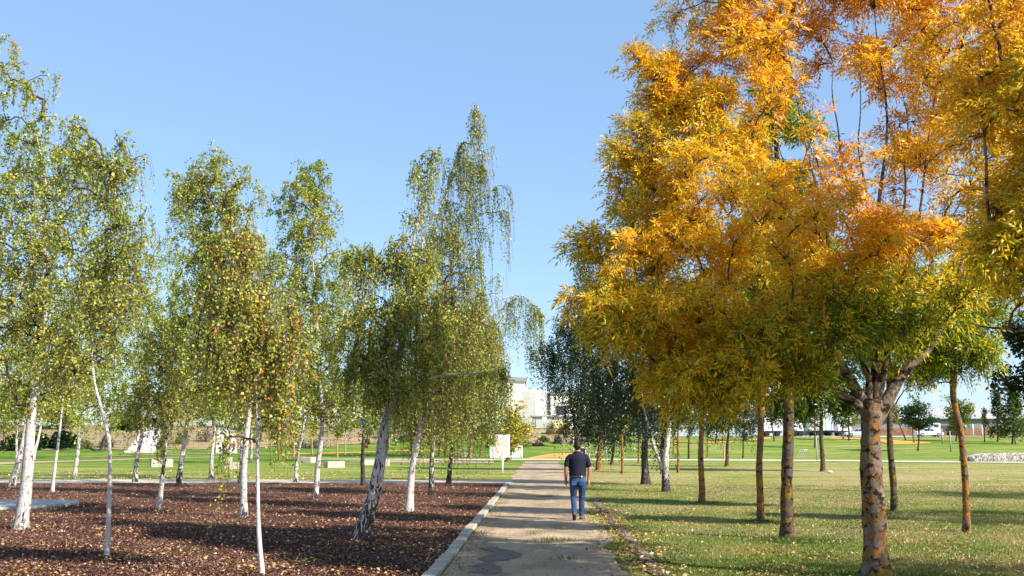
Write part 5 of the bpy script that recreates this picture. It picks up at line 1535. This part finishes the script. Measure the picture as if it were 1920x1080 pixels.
def fuse(name, shapes, mat, parent, voxel=.01, sm=4):
    V, F_, o = [], [], 0
    for v, f in shapes:
        V += [tuple(map(float, p)) for p in v]; F_ += [tuple(i + o for i in q) for q in f]; o += len(v)
    me = bpy.data.meshes.new(name); me.from_pydata(V, [], F_)
    bm = bmesh.new(); bm.from_mesh(me)
    bmesh.ops.recalc_face_normals(bm, faces=bm.faces[:]); bm.to_mesh(me); bm.free()
    me.materials.append(MATS[mat])
    ob = link(name, me, parent)
    m1 = ob.modifiers.new('remesh', 'REMESH'); m1.mode = 'VOXEL'; m1.voxel_size = voxel; m1.use_smooth_shade = True
    m2 = ob.modifiers.new('smooth', 'SMOOTH'); m2.iterations = sm; m2.factor = .5
    return ob

mb = hit(1084, 976)
man = empty('person', mb, 'man in a navy polo shirt and blue jeans walking away along the dirt path', 'person')
HS = 1.0
def head_shape(c, s=1.0):
    r_ = []
    for t_ in np.linspace(-1, 1, 13):
        w_ = math.sqrt(max(.02, 1 - abs(t_) ** 2.3))
        r_.append((c[0], c[1] + .01 * s, c[2] + t_ * .118 * s, .076 * s * w_, .096 * s * w_))
    return ell_loft(r_)
def ball(c, r3, k=10):
    r_ = [(c[0], c[1], c[2] + t_ * r3[2], r3[0] * math.sqrt(max(.03, 1 - t_ * t_)), r3[1] * math.sqrt(max(.03, 1 - t_ * t_))) for t_ in np.linspace(-1, 1, 9)]
    return ell_loft(r_, k)
def hand(w_, s, curl=1):
    """w_: wrist; palm hangs down, fingers curl forward"""
    sh = [rtube([w_ + np.array((0, 0, .02)), w_ + np.array((s * .004, .005, -.045)), w_ + np.array((s * .002, .012, -.09))], [.026, .036, .034])]
    for q, (dy, ln) in enumerate(((.030, .072), (.010, .082), (-.010, .076), (-.028, .060))):
        b_ = w_ + np.array((0, .012 + dy, -.088))
        sh.append(rtube([b_, b_ + np.array((-s * .006, .008, -ln * .45)), b_ + np.array((-s * .022, .016, -ln * .85))], [.0105, .0095, .008], 8))
    b_ = w_ + np.array((-s * .012, .030, -.03))
    sh.append(rtube([b_, b_ + np.array((-s * .02, .026, -.03)), b_ + np.array((-s * .026, .034, -.062))], [.013, .011, .009], 8))
    return sh
shL, elL, wrL = np.array((-.205, 0, 1.42)), np.array((-.255, -.03, 1.13)), np.array((-.262, .04, .895))
shR, elR, wrR = np.array((.205, 0, 1.42)), np.array((.262, -.02, 1.13)), np.array((.235, -.02, .885))
kneeL, ankL = np.array((-.095, .08, .50)), np.array((-.085, -.17, .15))
kneeR, ankR = np.array((.09, .10, .50)), np.array((.075, .16, .09))
hipL, hipR = np.array((-.095, 0, .93)), np.array((.095, 0, .93))
fuse('body', [head_shape((0, .025, 1.625)), rtube([(0, -.005, 1.40), (0, .01, 1.53)], [.062, .056]),
              ell_loft([(0, 0, .90, .15, .10), (0, 0, 1.1, .15, .10), (0, 0, 1.3, .16, .10), (0, 0, 1.38, .13, .08), (0, 0, 1.44, .055, .05)]),
              rtube([shL + (.02, 0, -.04), elL, wrL], [.042, .044, .042, .030], 14, 14), rtube([shR + (-.02, 0, -.04), elR, wrR], [.042, .044, .042, .030], 14, 14),
              rtube([hipL, kneeL, ankL], [.07, .05, .04], 12, 12), rtube([hipR, kneeR, ankR], [.07, .05, .04], 12, 12),
              ball((0, .125, 1.61), (.014, .022, .022)), ball((-.08, .03, 1.615), (.012, .02, .03)), ball((.08, .03, 1.615), (.012, .02, .03)),
              rtube([(-.022, .112, 1.565), (.022, .112, 1.565)], [.008, .008], 8)] + hand(wrL, -1) + hand(wrR, 1), 'skin', man, .0065, 2)
fuse('hair', [ball((0, .008, 1.672), (.084, .098, .082), 18), ball((0, -.03, 1.622), (.078, .072, .085), 18)], 'hair', man, .008, 3)
for sx in (-1, 1):
    bm = bmesh.new(); bmesh.ops.create_uvsphere(bm, u_segments=8, v_segments=6, radius=.011); bmesh.ops.translate(bm, verts=bm.verts[:], vec=(sx * .03, .112, 1.635)); bmo('eye', bm, 'hair', man)
fuse('polo_shirt', [ell_loft([(0, 0, .925, .185, .135), (0, .005, .98, .192, .142), (0, .01, 1.10, .19, .138), (0, 0, 1.25, .20, .135), (0, -.01, 1.35, .205, .125), (0, -.01, 1.41, .18, .105), (0, -.005, 1.46, .115, .08), (0, 0, 1.50, .070, .066)], 24),
              rtube([(-.15, -.005, 1.405), (-.212, -.005, 1.33), (-.245, -.02, 1.19)], [.062, .066, .062], 14, 8),
              rtube([(.15, -.005, 1.405), (.212, -.005, 1.33), (.25, -.015, 1.19)], [.062, .066, .062], 14, 8)], 'shirt_navy', man, .011, 4)
tubeo('collar', [(math.cos(a) * .070, math.sin(a) * .068 + .0, 1.505 + .012 * math.sin(a + 3.14)) for a in np.linspace(0, 2 * math.pi, 18)], .011, 'collar_grey', man, 6)
fuse('jeans', [ell_loft([(0, -.005, .80, .165, .125), (0, -.01, .86, .178, .14), (0, -.005, .93, .172, .13), (0, 0, .955, .168, .125)], 24),
               rtube([hipL + (0, -.015, -.02), np.array((-.096, .035, .72)), kneeL, (kneeL + ankL) / 2 + (0, -.01, 0), ankL + (0, .01, .0)], [.096, .09, .068, .062, .056], 14, 16),
               rtube([hipR + (0, -.015, -.02), np.array((.096, .03, .72)), kneeR, (kneeR + ankR) / 2 + (0, -.01, 0), ankR + (0, .0, .03)], [.096, .09, .068, .062, .058], 14, 16)], 'denim', man, .011, 3)
# pockets and belt
for sx in (-1, 1):
    bm = bmesh.new(); box(bm, sx * .085 - .055, sx * .085 + .055, -.156, -.146, .77, .87); bmo('pocket', bm, 'denim', man, .004)
tubeo('belt', [(math.cos(a) * .176, math.sin(a) * .132, .955) for a in np.linspace(0, 2 * math.pi, 30)], .019, 'leather', man, 6)
boxo('belt_tag', (.07, .10, -.152, -.14, .94, .975), 'white_paint', man, .003)
# shoes: rear one on its toe showing the sole
bk = np.array((-.085, -.17, .15))
fuse('shoe', [rtube([bk + (0, -.02, .0), bk + (0, .05, -.055), bk + (0, .12, -.10)], [.048, .05, .042], 12, 8)], 'shoe_brown', man, .01, 2)
fuse('shoe', [rtube([(.075, .12, .055), (.105, .25, .045), (.135, .37, .038)], [.05, .05, .04], 12, 8)], 'shoe_brown', man, .01, 2)
fuse('sole', [rtube([bk + (0, -.055, -.025), bk + (0, .02, -.09), bk + (0, .10, -.132)], [.04, .036, .038], 12, 8)], 'shoe_sole', man, .01, 2)
man.rotation_euler = (0, 0, R(-2))
# small child on the ramp
cb = hit(438, 846)
kid = empty('person', cb, 'small child in a red top standing on the right-hand concrete ramp', 'person')
fuse('body', [head_shape((0, 0, 1.14), .95), rtube([(0, 0, .95), (0, 0, 1.06)], [.05, .045]), ell_loft([(0, 0, .55, .11, .08), (0, 0, .95, .13, .08), (0, 0, .99, .05, .05)]),
              rtube([(-.13, 0, .93), (-.18, .03, .75), (-.17, .08, .58)], [.035, .03, .022], 8), rtube([(.13, 0, .93), (.18, .03, .75), (.17, .08, .58)], [.035, .03, .022], 8),
              rtube([(-.06, 0, .6), (-.07, .03, .32), (-.07, 0, .04)], [.06, .05, .035], 8), rtube([(.06, 0, .6), (.07, -.05, .32), (.08, -.1, .04)], [.06, .05, .035], 8)], 'skin', kid, .015, 2)
fuse('top', [ell_loft([(0, 0, .52, .14, .11), (0, 0, .95, .16, .11), (0, 0, 1.0, .07, .06)]), rtube([(-.13, 0, .93), (-.18, .03, .75)], [.055, .05], 8), rtube([(.13, 0, .93), (.18, .03, .75)], [.055, .05], 8)], 'car_red', kid, .02, 2)
fuse('trousers', [rtube([(-.06, 0, .6), (-.07, .03, .32), (-.07, 0, .1)], [.08, .07, .055], 8), rtube([(.06, 0, .6), (.07, -.05, .32), (.08, -.1, .1)], [.08, .07, .055], 8)], 'truck_dark', kid, .02, 2)
fuse('hair', [ball((0, -.01, 1.18), (.085, .10, .09), 14)], 'hair', kid, .02, 2)

# ------------------------------------------------------------------ ground cover
def in_bed(x, y):
    kx = K0[0] + kd[0] / kd[1] * (y - K0[1])
    return (x < kx - .02)
def scatter_flat(N, xf, yf, Lr, Wf, tint, name, mat, lift=.01, tilt=.35, zf=None, clump=0):
    y = yf(N); x = xf(y)
    if clump:
        q = np.sin(x * 1.9 + y * .8) * np.sin(y * 1.5 - x * .7) + .6 * np.sin(x * 4.3 + 1) * np.sin(y * 3.1)
        k_ = rng.random(len(x)) < np.clip(.30 + clump * 1.3 * q, .05, 1)
        x, y = x[k_], y[k_]
    n = len(x)
    z = (zf(x, y) if zf is not None else 0) + lift + rng.random(n) * .012
    pos = np.stack([x, y, z * np.ones(n)], -1)
    a = rng.uniform(0, 6.283, n)
    d = np.stack([np.cos(a), np.sin(a), rng.normal(size=n) * tilt], -1)
    nor = np.tile([0, 0, 1.0], (n, 1)) + rng.normal(size=(n, 3)) * tilt
    L = rng.uniform(*Lr, n)
    V, Q, T = leaf_arrays(pos, d, nor, L, L * Wf, tint(x, y, n))
    o = link(name, mesh_np(name, V, Q, mat, {'tint': T}))
    return tag(o, kind='stuff')
def ydist(a, b, p=2.0):
    return lambda N: a + (b - a) * rng.random(N) ** p
def bedz(x, y): return .016 + .03 * np.abs(np.sin(x * 1.3 + y) * np.sin(y * .8 + x * .6))
kxf = lambda y: K0[0] + kd[0] / kd[1] * (y - K0[1])
scatter_flat(200000, lambda y: np.minimum(-y * .56 + (kxf(y) + y * .56) * rng.random(len(y)), kxf(y) - .03), ydist(10.5, 41, 1.6), (.022, .07), .30, lambda x, y, n: np.clip(.44 + .2 * rng.normal(size=n) + .16 * np.sin(x * .9 + np.sin(y * .7) * 2) * np.sin(y * 1.1 + x * .4), 0, 1), 'bark_mulch', 'bark_chip', .008, .45, bedz)
tag(bpy.data.objects['bark_mulch'], 'dark red-brown bark chips spread over the birch bed')
def cl(x, y): return np.sin(x * 2.3 + y * .7) * np.sin(y * 1.9 - x) > -.2
scatter_flat(26000, lambda y: np.minimum(-y * .56 + (kxf(y) + y * .56) * rng.random(len(y)), kxf(y) - .03), ydist(10.5, 41, 1.4), (.03, .065), .7, lambda x, y, n: .28 + .3 * rng.random(n), 'fallen_leaves', 'leaf_litter', .03, .4, bedz, .5)
ex = lambda y: E0[0] + ed[0] / ed[1] * (y - E0[1])
def lawn_x(y):
    n = len(y); m = ex(y) - .3
    return m + (y * .56 + 1 - m) * rng.random(n)
scatter_flat(9000, lawn_x, ydist(36, 93, 1.5), (.04, .09), .65, lambda x, y, n: .3 + .4 * rng.random(n), 'fallen_leaves', 'leaf_litter', .03, .4, None, .5)
scatter_flat(46000, lawn_x, ydist(10.5, 50, 1.5), (.02, .052), .65, lambda x, y, n: .3 + .4 * rng.random(n), 'fallen_leaves', 'leaf_litter', .03, .4, None, .5)
scatter_flat(1300, lambda y: ex(y) - .1 + rng.normal(size=len(y)) * .28, ydist(10.5, 26, 1.3), (.04, .08), .65, lambda x, y, n: .25 + .4 * rng.random(n), 'fallen_leaves', 'leaf_litter', .03, .4)
scatter_flat(2600, lambda y: kxf(y) + .24 + np.where(rng.random(len(y)) < .45, .3 * rng.random(len(y)) ** 2, 2.9 * rng.random(len(y))), ydist(10.5, 40, 1.3), (.02, .05), .7, lambda x, y, n: .2 + .4 * rng.random(n), 'fallen_leaves', 'leaf_litter', .018, .15)
scatter_flat(2600, lambda y: kxf(y) - 1 - (y * .5) * rng.random(len(y)), ydist(46.8, 60, 2.0), (.05, .1), .7, lambda x, y, n: .5 + .3 * rng.random(n), 'fallen_leaves', 'leaf_litter', .03, .4)
for k, o in enumerate([o for o in bpy.data.objects if o.name.startswith('fallen_leaves')]):
    o['label'] = ['yellow and tan fallen leaves on the bark mulch', 'sparse pale fallen leaves on the farther right lawn', 'pale tan fallen leaves strewn on the near right lawn', 'brown leaves gathered along the buried kerb', 'few fallen leaves on the dirt path', 'yellow leaves on the lawn edge behind the concrete walk'][k]

# grass blades
def blades(N, x, y, h, name, tint, label, w0=.012):
    n = len(x)
    a = rng.uniform(0, 6.283, n)
    ww = w0 * rng.uniform(.6, 1.3, n)
    hh_ = h * rng.uniform(.5, 1.3, n)
    base = np.stack([x, y, np.zeros(n)], -1)
    sd = np.stack([np.cos(a), np.sin(a), 0 * a], -1) * ww[:, None] * .5
    tip = base + np.stack([rng.normal(size=n) * h * .5, rng.normal(size=n) * h * .5, hh_], -1)
    V = np.stack([base - sd, base + sd, tip], 1).reshape(-1, 3)
    Q = np.arange(n * 3).reshape(-1, 3)
    o = link(name, mesh_np(name, V, Q, 'grass_blade', {'tint': np.repeat(tint, 3)}))
    return tag(o, label, kind='stuff')
N = 210000
y = 10.3 + 30 * rng.random(N) ** 1.7
m = ex(y) - .1 + .35 * rng.normal(size=N) * (rng.random(N) < .1)
x = m + (y * .56 + 1 - m) * rng.random(N)
tn = np.clip(.56 + .22 * np.sin(x * .9 + y * .35) * np.sin(y * .8) + .12 * np.sin(x * 2.7 - y * 1.3) - .25 * np.exp(-((x - ex(y)) / .9) ** 2), .1, .95)
blades(N, x, y, .035, 'grass_blades', tn, 'short patchy grass of the right lawn, green to straw coloured')
# tufts along the kerb, in the path and in the mulch
tx, ty = [], []
for (cx, cy_, r_, n) in [(*hit(1040, 1015)[:2], .22, 240), (*hit(1000, 1003)[:2], .10, 60), (*hit(880, 1000)[:2], .10, 120), (*hit(905, 960)[:2], .09, 80), (*hit(885, 1003)[:2], .2, 120), (*hit(215, 1050)[:2], .15, 90), (*hit(330, 1035)[:2], .3, 90), (*hit(370, 1040)[:2], .25, 80), (*hit(280, 1045)[:2], .2, 60), (*hit(120, 1060)[:2], .2, 60), (*hit(560, 1050)[:2], .25, 50), (*hit(740, 1030)[:2], .2, 40), (*hit(1060, 1050)[:2], .12, 60), (*hit(1190, 1030)[:2], .35, 300), (*hit(1165, 990)[:2], .3, 250), (*hit(1135, 950)[:2], .3, 200),
                        (*hit(1480, 1015)[:2], .35, 1800), (*hit(1640, 1084)[:2], .34, 1500), (*hit(1425, 978)[:2], .2, 500), (*hit(1316, 945)[:2], .2, 400)]:
    tx.append(cx + rng.normal(size=n) * r_); ty.append(cy_ + rng.normal(size=n) * r_ * .7)
tx, ty = np.concatenate(tx), np.concatenate(ty)
blades(len(tx), tx, ty, .075, 'grass_tufts', np.full(len(tx), .25), 'green grass tufts at trunk feet and along the kerbs', .012)
